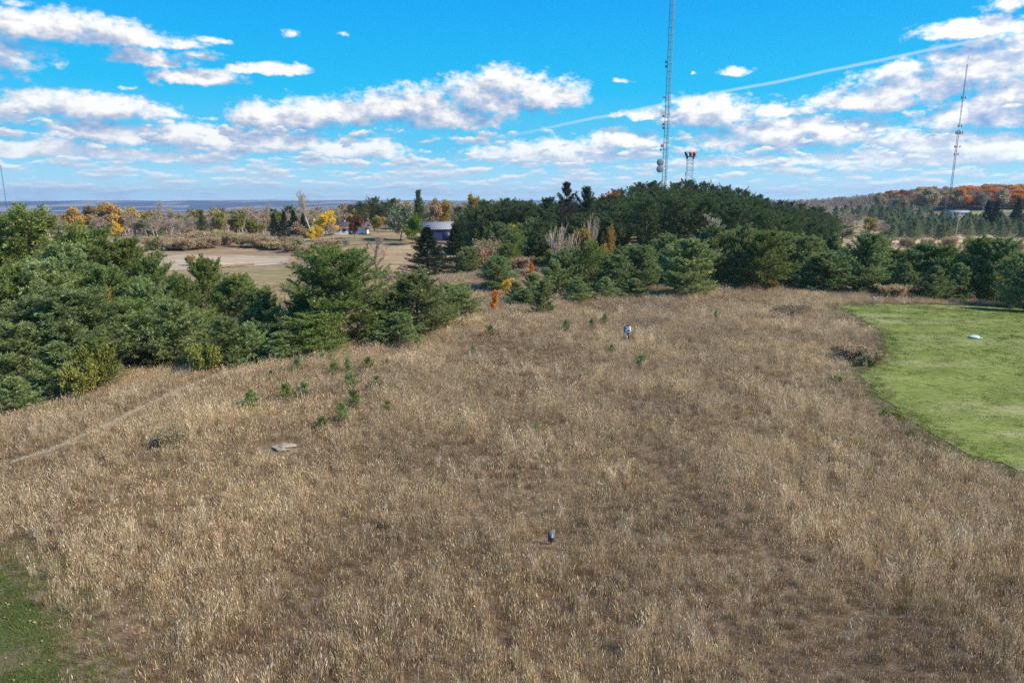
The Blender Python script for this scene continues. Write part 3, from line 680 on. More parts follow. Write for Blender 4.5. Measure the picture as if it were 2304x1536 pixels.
def dist_poly(x, y, pts):
    d = np.full(x.shape, 1e9)
    for (x0, y0), (x1, y1) in zip(pts[:-1], pts[1:]):
        t = np.clip(((x - x0) * (x1 - x0) + (y - y0) * (y1 - y0)) / ((x1 - x0) ** 2 + (y1 - y0) ** 2), 0, 1)
        d = np.minimum(d, np.hypot(x - x0 - t * (x1 - x0), y - y0 - t * (y1 - y0)))
    return d
def jitter_grid(d0, d1, step, rng, umax=.86):
    xs = np.arange(-d1 * umax, d1 * umax, step); ys = np.arange(d0, d1, step)
    X, Y = np.meshgrid(xs, ys); X = X.ravel() + rng.uniform(-.5, .5, X.size) * step; Y = Y.ravel() + rng.uniform(-.5, .5, Y.size) * step
    k = (np.abs(X) < Y * umax + 2); return X[k], Y[k]
STUB = hit(1240, 1232); SIGN = hit(1411, 770); ROCK = hit(636, 1012)

BLEACHED = [(hit(190, 1245), 2.0), (hit(400, 975), 1.1), (hit(60, 1200), 1.4), (hit(1065, 1090), .9), (hit(1545, 1430), 1.5), (hit(850, 870), 2.2), (hit(1960, 860), 1.6), (hit(120, 960), 2.5), (hit(2200, 1230), 1.6), (hit(930, 820), 3)]
def build_grass():
    rng = np.random.default_rng(5)
    protos = []
    for s in range(4): protos.append(grass_tuft(s, 80, .26, .30, .62, .007, .15, .15, .0, .66, .16))          # 0-3 brown mat
    for s in range(4): protos.append(grass_tuft(10 + s, 60, .24, .40, .80, .007, .35, .12, .35, .95))     # 4-7 straw with heads
    for s in range(2): protos.append(grass_tuft(20 + s, 100, .30, .16, .40, .008, .03, .38, .02, .66, .5))    # 8-9 low matted
    for s in range(2): protos.append(grass_tuft(30 + s, 40, .22, .35, .70, .008, .2, .15, .5, .75))       # 10-11 olive
    for s in range(2): protos.append(grass_tuft(40 + s, 26, .16, .6, 1.05, .009, .8, .12, .75, 1.0))      # 12-13 pale tall stalks
    for s in range(2): protos.append(grass_tuft(50 + s, 70, .26, .12, .34, .010, .02, .35, .1, 1, .4, 'grass_green'))   # 14-15 half green fringe
    XS, YS, IX, SC = [], [], [], []
    EDGE = LAWN[10:] + [LAWN[0]]
    EDGE = LAWN + [LAWN[0]]
    for d0, d1, st, ws in ((9, 24, .25, 1.0), (24, 38, .29, 1.1), (38, 60, .36, 1.35), (60, 96, .50, 1.8), (96, 135, .9, 2.8)):
        x, y = jitter_grid(d0, d1, st, rng)
        if d0 >= 90:
            px = 1152 + FPX * x / y; k = (px > 560) & (px < 1420); x, y = x[k], y[k]
        n1 = fbm(x / 5, y / 5, 1, 4); n2 = fbm(x / 2.2, y / 3.5, 2, 3); n3 = fbm(x / 11, y / 11, 6, 3)
        u = rng.uniform(size=len(x)); idx = np.where(u < .5, rng.integers(0, 4, len(x)), rng.integers(8, 10, len(x)))
        straw = (n1 * .6 + n2 * .4 + rng.normal(0, .10, len(x))) > .54 - .07 * np.clip((y - 25) / 45, 0, 1)
        idx = np.where(straw & (u < .8), rng.integers(4, 8, len(x)), idx)
        idx = np.where((n3 > .58) & (rng.uniform(size=len(x)) < .3), rng.integers(10, 12, len(x)), idx)
        idx = np.where(rng.uniform(size=len(x)) < .018 + .07 * (n2 > .66), rng.integers(12, 14, len(x)), idx)
        for (qx, qy), rad in BLEACHED:
            dq = np.hypot(x - qx, y - qy) / rad
            idx = np.where((dq < 1) & (rng.uniform(size=len(x)) < .42 * (1.1 - dq)), rng.integers(12, 14, len(x)), idx)
        keep = np.ones(len(x), bool)
        de = np.minimum(dist_poly(x, y, EDGE), dist_poly(x, y, VERGE[1:6]))
        idx = np.where((de < 1.5) & (rng.uniform(size=len(x)) < .95 - .4 * de), rng.integers(14, 16, len(x)), idx)
        wb = (fbm(x / 1.3, y / 1.3, 55, 3) - .5) * 2.4 + rng.normal(0, .18, len(x)); L = in_poly(x + wb, y - wb * .4, LAWN) | in_poly(x + wb * .6, y, VERGE); keep &= ~L | ((de < 1.1) & (idx >= 14) & (rng.uniform(size=len(x)) < .8))
        dp = dist_poly(x, y, PATH); keep &= (dp > .32) | (rng.uniform(size=len(x)) < .45)
        dt = dist_poly(x, y, TRACK)
        s = rng.uniform(.75, 1.15, len(x)) * (.58 + .62 * n2)
        s = np.where(dp < .6, s * .4, s); s = np.where(dt < 1.5, s * .45, s)
        for (qx, qy), rad in ((STUB, .7), (SIGN, .9), (ROCK, 1.1)):
            dq = np.hypot(x - qx, y - qy); front = (y < qy) & (np.abs(x - qx) < rad * .6) & (y > qy - 1.6 * rad)
            keep &= dq > rad * .28; s = np.where((dq < rad) | front, s * .5, s)
        x, y, idx, s = x[keep], y[keep], idx[keep], s[keep]
        XS.append(x); YS.append(y); IX.append(idx); SC.append(np.stack([s * ws, s * ws, s], -1))
    x, y = np.concatenate(XS), np.concatenate(YS); n = len(x); z = ground_z(x, y)
    rot = np.stack([rng.normal(0, .08, n), rng.normal(.04, .08, n), rng.uniform(0, 6.28, n)], -1)
    print('grass tufts', n)
    scatter('dry_grass', protos, np.stack([x, y, z], -1), rot, np.concatenate(SC), np.concatenate(IX), 'dry brown and straw coloured meadow grass covering the field')
    # short green grass on the lawn and the green corner
    protos = [grass_tuft(60 + s, 75, .20, .05, .15, .014, 0, .5, 0, .9, .5, 'grass_green') for s in range(4)]
    x, y = jitter_grid(10, 76, .42, rng, .95); dn = rng.uniform(size=len(x))
    k = (in_poly(x, y, LAWN) | in_poly(x, y, VERGE)) & (fbm(x / 1.7, y / 1.1, 31, 3) + dn * .25 > .55); x, y = x[k], y[k]; n = len(x)
    s = rng.uniform(.7, 1.4, n); ws = 1 + np.hypot(x, y) / 45
    rot = np.stack([rng.normal(0, .05, n), rng.normal(0, .05, n), rng.uniform(0, 6.28, n)], -1)
    scatter('lawn_grass', protos, np.stack([x, y, ground_z(x, y) + .02], -1), rot, np.stack([s * ws, s * ws, s], -1), rng.integers(0, 4, n), 'short mown green grass of the lawn')
    # fallen leaves and pale specks on the lawn
    rngl = np.random.default_rng(9); lx = rngl.uniform(15, 75, 5200); ly = rngl.uniform(20, 76, 5200); k = in_poly(lx, ly, LAWN); lx, ly = lx[k], ly[k]
    vx = rngl.uniform(-22, -9, 900); vy = rngl.uniform(10, 24, 900); k = in_poly(vx, vy, VERGE); lx = np.concatenate([lx, vx[k]]); ly = np.concatenate([ly, vy[k]])
    C = np.stack([lx, ly, ground_z(lx, ly) + .07], -1); n = len(C)
    a = rngl.uniform(0, 6.28, n); s = rngl.uniform(.02, .05, n)[:, None]; e1 = np.stack([np.cos(a), np.sin(a), rngl.normal(0, .3, n)], -1) * s; e2 = np.stack([-np.sin(a), np.cos(a), rngl.normal(0, .3, n)], -1) * s * .7
    V = np.stack([C - e1, C - e2, C + e1, C + e2], 1).reshape(-1, 3)
    tag(link('fallen_leaves', make_mesh('fallen_leaves', V, [np.arange(n * 4).reshape(-1, 4)], M['tan'], None, np.repeat(rngl.uniform(0, 1, n), 4))), 'fallen pale and brown leaves scattered on the lawn', None, None, 'stuff')
build_grass()
print('grass', round(time.time() - T0, 1))

# ------------------------------------------------------------------ trees as individual things
NAMES = {}
def plant(kind, x, y, h, name, label, cat, group=None, wf=1.0, rz=None, sink=.05, tilt=0.0):
    """a tree: Empty at its foot with trunk and crown as children"""
    pr = PROTO[kind]; z = float(ground_z(x, y)) - sink
    s = h / pr['h']
    if rz is None: rz = (x * 12.9898 + y * 78.233) % 6.283
    e = empty(name, (x, y, z), label, cat, group, rz); e.scale = (s * wf, s * wf, s)
    if tilt: e.rotation_euler = (tilt, tilt * .5, rz)
    for nm, me in pr['parts']: link(nm, me, e)
    return e
def tree(px, b, ytop, kind, label, name='pine_tree', cat='tree', group=None, wpx=None, rz=None):
    """px: photo column of the trunk; b: distance in metres, or minus the photo row of its foot; ytop: photo row of its tip; wpx: crown width in photo pixels"""
    if b < 0: x, y = hit(px, -b)
    else:
        y = b; x = (px - 1152) / FPX * y * 1.0
        for _ in range(3): x = col_x(px, y, float(ground_z(x, y)) + 3)
    z = float(ground_z(x, y)); h = row_z(ytop, y) - z
    if h < .3: print('LOW', label, h); h = .5
    pr = PROTO[kind]; wf = 1.0
    if wpx: wf = (wpx / FPX * math.hypot(y, 8) / 2) / (pr['r'] * h / pr['h'])
    return plant(kind, x, y, h, name, label, cat, group, wf, rz)
G1 = 'pines of the thicket on the left slope'
near = [
 # left thicket, from the front edge back
 (20, 42, 846, 'young_blue_0', 'low dark pine at the left picture edge behind the yellowish bush', 'pine_tree', 120),
 (78, -884, 822, 'yellow_pine', 'yellow green rounded small pine at the left front foot of the thicket', 'pine_tree', 80),
 (128, 45.5, 765, 'young_blue_1', 'feathery blue green pine behind the yellowish bush at the thicket front', 'pine_tree', 150),
 (210, 47, 758, 'bushy_green_0', 'light green pine above the small reddish shrub at the thicket front', 'pine_tree', 120),
 (365, -815, 722, 'young_blue_2', 'conical blue green pine at the thicket edge beside the pale seeded shrub', 'pine_tree', 120),
 (505, 52, 708, 'bushy_blue_0', 'rounded blue green pine at the thicket edge right of the pale seeded shrub', 'pine_tree', 120),
 (560, 52.5, 722, 'young_blue_0', 'feathery lighter pine at the thicket edge left of the largest green pine', 'pine_tree', 110),
 (625, 52, 745, 'young_blue_1', 'low spreading pine leaning over the grass just left of the largest green pine', 'pine_tree', 110),
 (40, 49, 716, 'bushy_blue_1', 'blue green pine second row at the far left of the thicket', 'pine_tree', 180),
 (185, 53, 640, 'bushy_blue_2', 'large round blue green pine in the middle of the left thicket', 'pine_tree', 270),
 (95, 54, 660, 'bushy_blue_3', 'blue pine with upright tips left of the large round blue pine', 'pine_tree', 190),
 (305, 57, 668, 'bushy_green_1', 'olive green pine right of the large round blue pine', 'pine_tree', 170),
 (390, 55, 668, 'bushy_blue_0', 'pale tipped round pine between the olive pine and the field gap', 'pine_tree', 150),
 (450, 58, 690, 'bushy_green_2', 'dark green pine tucked behind the rounded pine at the thicket edge', 'pine_tree', 130),
 (25, 62, 590, 'bushy_green_3', 'dark pine at the left picture edge beneath the tallest crown', 'pine_tree', 230),
 (110, 63, 575, 'bushy_blue_1', 'blue green pine halfway down the slope below the tallest crown', 'pine_tree', 190),
 (245, 66, 590, 'bushy_green_0', 'brownish green open pine below the second dark crown of the thicket', 'pine_tree', 200),
 (405, 68, 610, 'bushy_green_1', 'green pine with bright top left of the two peaked pines', 'pine_tree', 130),
 (470, 70, 572, 'bushy_green_2', 'peaked green pine standing before the pale stubble field', 'pine_tree', 120),
 (540, 66, 615, 'bushy_green_3', 'broad flat topped green pine right of the peaked pine', 'pine_tree', 170),
 (590, 62, 640, 'bushy_blue_2', 'blue green pine at the right end of the thicket behind its front row', 'pine_tree', 110),
 (82, 76, 458, 'bushy_green_1', 'tallest dark pine of the left thicket, its crown above the far valley', 'pine_tree', 320),
 (10, 78, 478, 'bushy_green_2', 'tall dark pine cut by the left picture edge', 'pine_tree', 190),
 (215, 80, 508, 'bushy_green_3', 'second tall dark pine of the left thicket, right of the tallest', 'pine_tree', 210),
 (285, 78, 528, 'bushy_green_0', 'third tall dark pine of the thicket, sloping down towards the field', 'pine_tree', 220),
 (345, 75, 570, 'bushy_green_2', 'dark spreading pine at the right shoulder of the tall dark pines', 'pine_tree', 130),
 (160, 72, 545, 'bushy_blue_3', 'dusky pine in the gap beneath the two tallest crowns', 'pine_tree', 170),
 (340, 61, 625, 'bushy_blue_1', 'dull green pine in the middle of the thicket behind the pale tipped pine', 'pine_tree', 120),
 # the big pine group
 (765, -772, 548, 'big_green', 'largest spreading green pine standing alone at the meadow edge', 'pine_tree', 285),
 (690, 61, 655, 'bushy_blue_3', 'dark low pine pressed against the left side of the largest pine', 'pine_tree', 110),
 (700, 54, 700, 'bushy_green_0', 'low shaded pine beneath the left branches of the largest pine', 'pine_tree', 170),
 (872, 60, 668, 'bushy_blue_0', 'shadowy blue green pine between the largest pine and the silver tipped one', 'pine_tree', 120),
 (942, -752, 604, 'bushy_blue_1', 'silver tipped blue pine right of the largest pine', 'pine_tree', 175),
 (1022, -716, 636, 'bushy_blue_2', 'low spreading blue pine at the right end of the large pine group', 'pine_tree', 140),
 (985, 64, 655, 'bushy_green_3', 'dark green pine between the silver tipped pine and the low spreading one', 'pine_tree', 120),
 (895, 56, 700, 'young_blue_2', 'low bushy pine at the foot of the silver tipped pine', 'pine_tree', 130),
 # centre: in front of the wooded hill
 (1118, -650, 575, 'bushy_blue_3', 'blue green pine standing alone left of the yellow sapling', 'pine_tree', 90),
 (1200, 80, 612, 'young_blue_0', 'slender blue pine right of the yellow sapling', 'pine_tree', 80),
 (1222, -706, 628, 'young_blue_1', 'pointed young pine standing out into the meadow below the orange sapling bank', 'pine_tree', 56),
 (1178, 78, 650, 'young_blue_2', 'low pine behind the pointed young pine', 'pine_tree', 80),
 (1160, 86, 632, 'young_blue_0', 'small feathery pine between the yellow sapling and the tan grass tuft', 'pine_tree', 55),
 (1308, -684, 645, 'seedling_1', 'small dense dark pine at the meadow edge, first right of the pointed young pine', 'pine_tree', 30),
 (1245, 88, 580, 'young_blue_2', 'narrow pine behind the pointed young pine, left of the round pair', 'pine_tree', 75),
 (1275, 90, 555, 'bushy_blue_0', 'round grey green pine below the bare purple thicket', 'pine_tree', 95),
 (1330, 90, 538, 'bushy_green_1', 'bright green dark based pine below the yellow topped birch', 'pine_tree', 85),
 (1300, 82, 622, 'young_blue_1', 'fluffy low pine with many upright tips at the meadow edge', 'pine_tree', 70),
 (1362, 83, 622, 'young_blue_0', 'fluffy low pine right beside the many tipped one', 'pine_tree', 70),
 (1385, 90, 568, 'bushy_blue_1', 'grey green pine below the pale yellow bush', 'pine_tree', 100),
 (1440, 92, 548, 'bushy_blue_2', 'round topped blue green pine left of the largest pine of the row', 'pine_tree', 110),
 (1430, 84, 625, 'young_blue_2', 'low feathery pine at the left foot of the largest pine of the row', 'pine_tree', 70),
 (1545, -664, 535, 'bushy_blue_3', 'largest pale green pine of the long row, its skirts on the meadow', 'pine_tree', 135),
 (1500, 96, 522, 'bushy_blue_0', 'blue green pine behind the left shoulder of the largest pine of the row', 'pine_tree', 95),
 (1600, 95, 500, 'bushy_blue_1', 'tall blue green pine before the cream seeded tree', 'pine_tree', 110),
 (1668, 94, 502, 'bushy_blue_2', 'pale blue pine right of the cream seeded tree', 'pine_tree', 80),
 (1722, 92, 512, 'bushy_green_2', 'broad green pine in the row, second right of the cream seeded tree', 'pine_tree', 125),
 (1762, 97, 520, 'bushy_blue_3', 'pointed blue pine behind the broad green pine of the row', 'pine_tree', 85),
 (1815, 96, 525, 'bushy_blue_0', 'dark blue green pine behind the feather skirted pine', 'pine_tree', 85),
 (1852, -656, 562, 'bushy_blue_1', 'feather skirted pale pine whose skirts reach the brush by the lawn', 'pine_tree', 130),
 (1872, 98, 522, 'young_blue_1', 'pale narrow pine top rising behind the feather skirted pine', 'pine_tree', 60),
 (1952, 91, 518, 'bushy_blue_2', 'tall dark pine beside the leaning utility pole', 'pine_tree', 125),
 (2005, 94, 555, 'bushy_green_0', 'olive tinted pine right of the tall dark pine near the leaning pole', 'pine_tree', 75),
 (2072, 91, 545, 'bushy_blue_3', 'dark green pine in the row below the bare soil field', 'pine_tree', 100),
 (2040, 88, 590, 'young_blue_0', 'low pine at the brushy gap of the row', 'pine_tree', 80),
 (2120, 89, 545, 'bushy_green_1', 'green pine of the row behind the lone small fir', 'pine_tree', 100),
 (2105, 84.5, 596, 'young_blue_2', 'small round pine at the row front behind the lone small fir', 'pine_tree', 75),
 (2158, 86, 590, 'young_blue_1', 'pale low pine at the row front above the creeping pine', 'pine_tree', 70),
 (2205, 88, 528, 'bushy_green_2', 'double topped dark pine near the right end of the row', 'pine_tree', 115),
 (2250, 86, 530, 'bushy_blue_0', 'spiky topped dark pine near the right end of the row', 'pine_tree', 110),
 (2300, 80, 560, 'bushy_blue_1', 'dark pine cut by the right picture edge', 'pine_tree', 110),
 (2325, 74, 585, 'bushy_blue_2', 'dense dark pine partly out of the picture beside the rock pile', 'pine_tree', 110),
 (2222, -664, 614, 'bushy_green_3', 'small dome shaped pine standing forward beside the pale seeded bush', 'pine_tree', 56),
 (2093, -668, 634, 'seedling_0', 'lone small fir in the brown brush at the lawn end', 'pine_tree', 32),
 (2158, -680, 660, 'seedling_3', 'creeping low pine in the brown brush at the lawn end', 'pine_tree', 36),
]
for px, b, yt, kind, lab, nm, wpx in near:
    tree(px, b, yt, kind, lab, nm, 'pine', None, wpx)
# fillers deeper in the row and thicket keep gaps closed: things of their own, alike
rng = np.random.default_rng(77)
for px in range(1400, 2290, 42):
    tree(px + rng.uniform(-12, 12), rng.uniform(99, 108), float(np.interp(px, [1400, 1550, 1700, 1900, 1950, 2290], [552, 530, 515, 545, 552, 560])) + rng.uniform(-6, 10), 'bushy_%s_%d' % (rng.choice(['blue', 'green']), rng.integers(4)),
         'pine in the second rank behind the long row of young pines', 'pine_tree', 'pine', 'second rank of the long pine row', 100)
# spruces
tree(962, 131, 508, 'spruce_0', 'broad dark spruce left of the pair in front of the blue barn', 'spruce_tree', 'spruce', None, 118)
tree(1028, 136, 502, 'spruce_1', 'narrower dark spruce right of the pair in front of the blue barn', 'spruce_tree', 'spruce', None, 92)
tree(2218, 300, 450, 'spruce_2', 'leftmost of three dark spruces before the orange hill', 'spruce_tree', 'spruce', None, 34)
tree(2238, 298, 450, 'spruce_0', 'middle one of three dark spruces before the orange hill', 'spruce_tree', 'spruce', None, 42)
tree(2286, 290, 446, 'spruce_1', 'rightmost of three dark spruces, standing apart before the orange hill', 'spruce_tree', 'spruce', None, 42)
tree(944, 250, 426, 'tall_white_pine', 'tall dark evergreen rising alone above the blue barn', 'pine_tree', 'pine', None, 42)

# middle distance trees with a character of their own
mid = [
 (580, 228, 494, 'leafy_olive', 'olive green tree at the left end of the dark clump', 'leafy_tree', 42),
 (617, 232, 478, 'spruce_1', 'pointed dark evergreen at the left of the dark clump', 'spruce_tree', 32),
 (640, 233, 474, 'spruce_2', 'dark evergreen beside the pointed one in the clump left of the farmyard', 'spruce_tree', 36),
 (662, 234, 472, 'spruce_0', 'tallest dark evergreen of the clump left of the farmyard', 'spruce_tree', 40),
 (682, 233, 482, 'spruce_1', 'rightmost dark evergreen of the clump left of the farmyard', 'spruce_tree', 30),
 (660, 212, 502, 'leafy_tan', 'round brownish tree in front of the dark clump', 'leafy_tree', 50),
 (700, 255, 424, 'tall_bare', 'tall bare vase shaped tree rising above the far valley', 'bare_tree', 62),
 (730, 235, 476, 'leafy_yellow', 'large golden yellow tree left of the white house', 'leafy_tree', 50),
 (697, 218, 512, 'leafy_yellow', 'small bright yellow tree below the bare vase shaped one', 'leafy_tree', 22),
 (717, 222, 508, 'leafy_yellow', 'second small yellow tree, right beside the first', 'leafy_tree', 22),
 (796, 226, 486, 'leafy_russet', 'dark russet tree in front of the white house', 'leafy_tree', 36),
 (750, 226, 500, 'bare_1', 'purplish bare tree at the left end of the white house', 'bare_tree', 34),
 (815, 262, 452, 'forest_0', 'dark pine at the left of the clump behind the house', 'pine_tree', 34),
 (842, 264, 440, 'forest_1', 'tallest dark pine of the clump behind the house', 'pine_tree', 44),
 (868, 262, 452, 'forest_2', 'dark pine in the middle of the clump behind the house', 'pine_tree', 36),
 (884, 266, 444, 'forest_0', 'dark pine at the right of the clump behind the house', 'pine_tree', 36),
 (850, 240, 486, 'leafy_gold', 'yellowing tree under the dark pines behind the house', 'leafy_tree', 30),
 (900, 218, 464, 'leafy_willow', 'large silvery willow left of the blue barn', 'leafy_tree', 68),
 (928, 208, 484, 'leafy_lime', 'bright green rounded tree at the left corner of the blue barn', 'leafy_tree', 44),
 (1026, 214, 500, 'leafy_orange', 'orange tree at the right corner of the blue barn', 'leafy_tree', 34),
 (975, 262, 450, 'leafy_tan', 'tan leafed tree just behind the blue barn', 'leafy_tree', 36),
 (1000, 268, 452, 'leafy_gold', 'straw gold tree behind the right half of the blue barn', 'leafy_tree', 40),
 (1063, 262, 440, 'leafy_gold', 'tall pale gold tree rising at the edge of the dark pine wood', 'leafy_tree', 34),
 (1030, 240, 462, 'forest_1', 'dark pine just right of the blue barn', 'pine_tree', 40),
 (1045, 200, 478, 'bushy_blue_0', 'blue green pine on the rise right of the barn', 'pine_tree', 60),
 (1090, 190, 480, 'bushy_blue_1', 'dusky blue pine right of the one on the rise by the barn', 'pine_tree', 60),
 (848, -612, 532, 'slim_bare', 'slim bare forked tree alone in the tan field', 'bare_tree', 52),
 (1210, 128, 500, 'tall_white_pine', 'dark layered pine in the hollow below the brown coned evergreen', 'pine_tree', 90),
 (1232, 148, 442, 'tall_white_pine', 'broad soft green pine left of the brown coned evergreen', 'pine_tree', 80),
 (1270, 152, 408, 'cone_laden', 'tall brownish evergreen laden with cones at the wood edge', 'pine_tree', 86),
 (1320, 154, 418, 'tall_white_pine', 'dark pointed evergreen between the brown evergreen and the rusty crown', 'pine_tree', 72),
 (1362, 186, 434, 'leafy_rust', 'rusty orange crown among the dark pines', 'leafy_tree', 56),
 (1190, 200, 448, 'forest_2', 'ragged dark pine left of the broad soft green pine', 'pine_tree', 44),
 (1330, 118, 478, 'bare_thicket', 'grey purple bare tree with upright twigs in front of the wood', 'bare_tree', 42),
 (1262, 112, 500, 'bare_thicket', 'bare purple thicket of upright stems before the wood', 'bare_tree', 80),
 (1310, 116, 515, 'leafy_gold', 'olive gold tree at the foot of the dark wood', 'leafy_tree', 50),
 (1366, 118, 505, 'gold_brush', 'yellow topped slender birch against the dark wood', 'leafy_tree', 28),
 (1365, 104, 546, 'gold_brush', 'pale yellow bush just behind the young pines', 'shrub', 34),
 (1615, 104, 482, 'cream_tree', 'tree with cream coloured seed tufts rising behind the pine row', 'leafy_tree', 56),
 (1660, 100, 530, 'cream_tree', 'small brown and cream leafed tree between two pines of the row', 'leafy_tree', 26),
 (1140, 165, 505, 'leafy_olive', 'olive brown tree in the hollow right of the spruces', 'leafy_tree', 60),
 (1122, 175, 484, 'bare_2', 'reddish bare tree above the hollow right of the spruces', 'bare_tree', 34),
 (1175, 175, 475, 'leafy_gold', 'yellow speckled tree in the hollow at the pine wood edge', 'leafy_tree', 30),
 (1145, -608, 580, 'russet_brush', 'brown bush beside the blue green pine on the track', 'shrub', 40),
 (1197, 96, 592, 'leafy_orange', 'small orange bush between the young pines above the tan grass tuft', 'shrub', 14),
 (1060, 185, 500, 'bare_shrub', 'grey bare brush at the right of the pair of spruces', 'shrub', 60),
 (1895, 190, 505, 'forest_1', 'dark pine with bare reddish trunk at the right end of the hill wood', 'pine_tree', 70),
 (1920, 240, 478, 'bare_0', 'brownish bare tree right of the hill wood', 'bare_tree', 60),
 (1900, 260, 470, 'bare_1', 'bare tree beside the right end of the hill wood', 'bare_tree', 50),
 (1985, 250, 495, 'bare_2', 'purplish round bare tree near the leaning utility pole', 'bare_tree', 46),
 (1955, 255, 490, 'leafy_gold', 'yellowish tree behind the leaning utility pole', 'leafy_tree', 36),
]
for px, b, yt, kind, lab, nm, wpx in mid:
    tree(px, b, yt, kind, lab, nm, {'pine_tree': 'pine', 'spruce_tree': 'spruce', 'shrub': 'bush'}.get(nm, 'tree'), None, wpx)

small = [
 (1134, -668, 626, 'yellow_sapling', 'bright yellow sapling beside the young pines', 'sapling', 34),
 (1108, -704, 655, 'orange_sapling', 'glowing orange sapling at the meadow edge', 'sapling', 24),
 (402, -806, 778, 'cream_brush', 'pale seeded shrub at the foot of the left thicket', 'shrub', 40),
 (290, -835, 785, 'bare_shrub', 'reddish bare shrub at the foot of the left thicket', 'shrub', 56),
 (228, -850, 800, 'russet_brush', 'low russet bush under the light green pine of the thicket', 'shrub', 60),
 (262, -848, 818, 'cream_brush', 'cream leafed shrub between the russet bush and the bare shrub', 'shrub', 44),
 (215, 46, 775, 'olive_brush', 'yellow green shrub above the low russet bush', 'shrub', 80),
 (165, 44, 815, 'olive_brush', 'olive weed bush between the yellowish pine and the russet bush', 'shrub', 80),
 (120, -870, 838, 'russet_brush', 'low brown bush right of the yellowish small pine', 'shrub', 60),
 (335, -828, 795, 'gold_brush', 'small yellowing bush right of the reddish bare shrub', 'shrub', 30),
 (455, 50, 770, 'olive_brush', 'olive bush between the two rounded pines of the thicket edge', 'shrub', 66),
 (30, -892, 860, 'russet_brush', 'dull brown bush at the very left foot of the thicket', 'shrub', 60),
 (575, -818, 780, 'russet_brush', 'dark brown mounded bush at the head of the footpath', 'shrub', 60),
 (665, -785, 750, 'tan_brush', 'tan brush at the left foot of the largest pine', 'shrub', 60),
 (260, 60, 640, 'gold_brush', 'yellowing shrub in the heart of the left thicket', 'shrub', 30),
 (395, -1000, 965, 'russet_brush', 'dark matted bush in the near meadow beside the footpath', 'bush', 80),
 (1915, -812, 774, 'tan_brush', 'large mounded bush at the lawn edge', 'bush', 78),
 (1955, -822, 788, 'tan_brush', 'paler low bush on the lawn side of the large mounded bush', 'bush', 60),
 (1790, -706, 690, 'russet_brush', 'grey brown brush clump in the far meadow', 'bush', 90),
 (2005, -938, 922, 'olive_brush', 'small green weed clump halfway down the lawn edge', 'weed', 44),
 (1885, -862, 842, 'olive_brush', 'grey green weed clump near the large mounded bush', 'weed', 30),
 (1185, -622, 604, 'tan_brush', 'tan grass tuft on the crest behind the young pines', 'bush', 36),
 (1735, -655, 628, 'gold_brush', 'small yellow leafed bush at the pine row foot', 'bush', 24),
 (1940, -652, 632, 'gold_brush', 'yellow leafed bush at the right foot of the feather skirted pine', 'bush', 24),
 (2262, -668, 628, 'cream_brush', 'pale seeded bush right of the small dome shaped pine', 'bush', 34),
 (2055, -668, 640, 'tan_brush', 'low brown brush at the far edge of the lawn', 'bush', 60),
 (2010, -672, 640, 'tan_brush', 'reddish brown brush left of the lone small fir', 'bush', 70),
 (2170, -668, 635, 'tan_brush', 'brown brush between the lone fir and the dome shaped pine', 'bush', 60),
 (1420, -662, 628, 'olive_brush', 'scrubby olive bush left of the largest pine of the row', 'bush', 30),
 (665, -650, 632, 'seedling_1', 'small round pine alone in the ochre field', 'pine_tree', 24),
 (868, -614, 607, 'olive_brush', 'tiny bush beside the slim bare forked tree', 'bush', 12),
 (665, 196, 538, 'bushy_green_2', 'leaning dark pine in the brush at the stubble field corner', 'pine_tree', 34),
 (783, -555, 535, 'cream_brush', 'pale feathery bush on the slope below the white house', 'bush', 24),
 (945, -548, 530, 'olive_brush', 'yellowish bush on the far side of the tan field', 'bush', 24),
 (860, 212, 534, 'bare_shrub', 'grey bare bush on the far side of the tan field', 'bush', 30),
 (428, -598, 572, 'gold_brush', 'thin yellow sapling at the stubble field edge', 'sapling', 20),
]
for px, b, yt, kind, lab, nm, wpx in small:
    tree(px, b, yt, kind, lab, nm, 'pine' if nm == 'pine_tree' else nm, None, wpx)

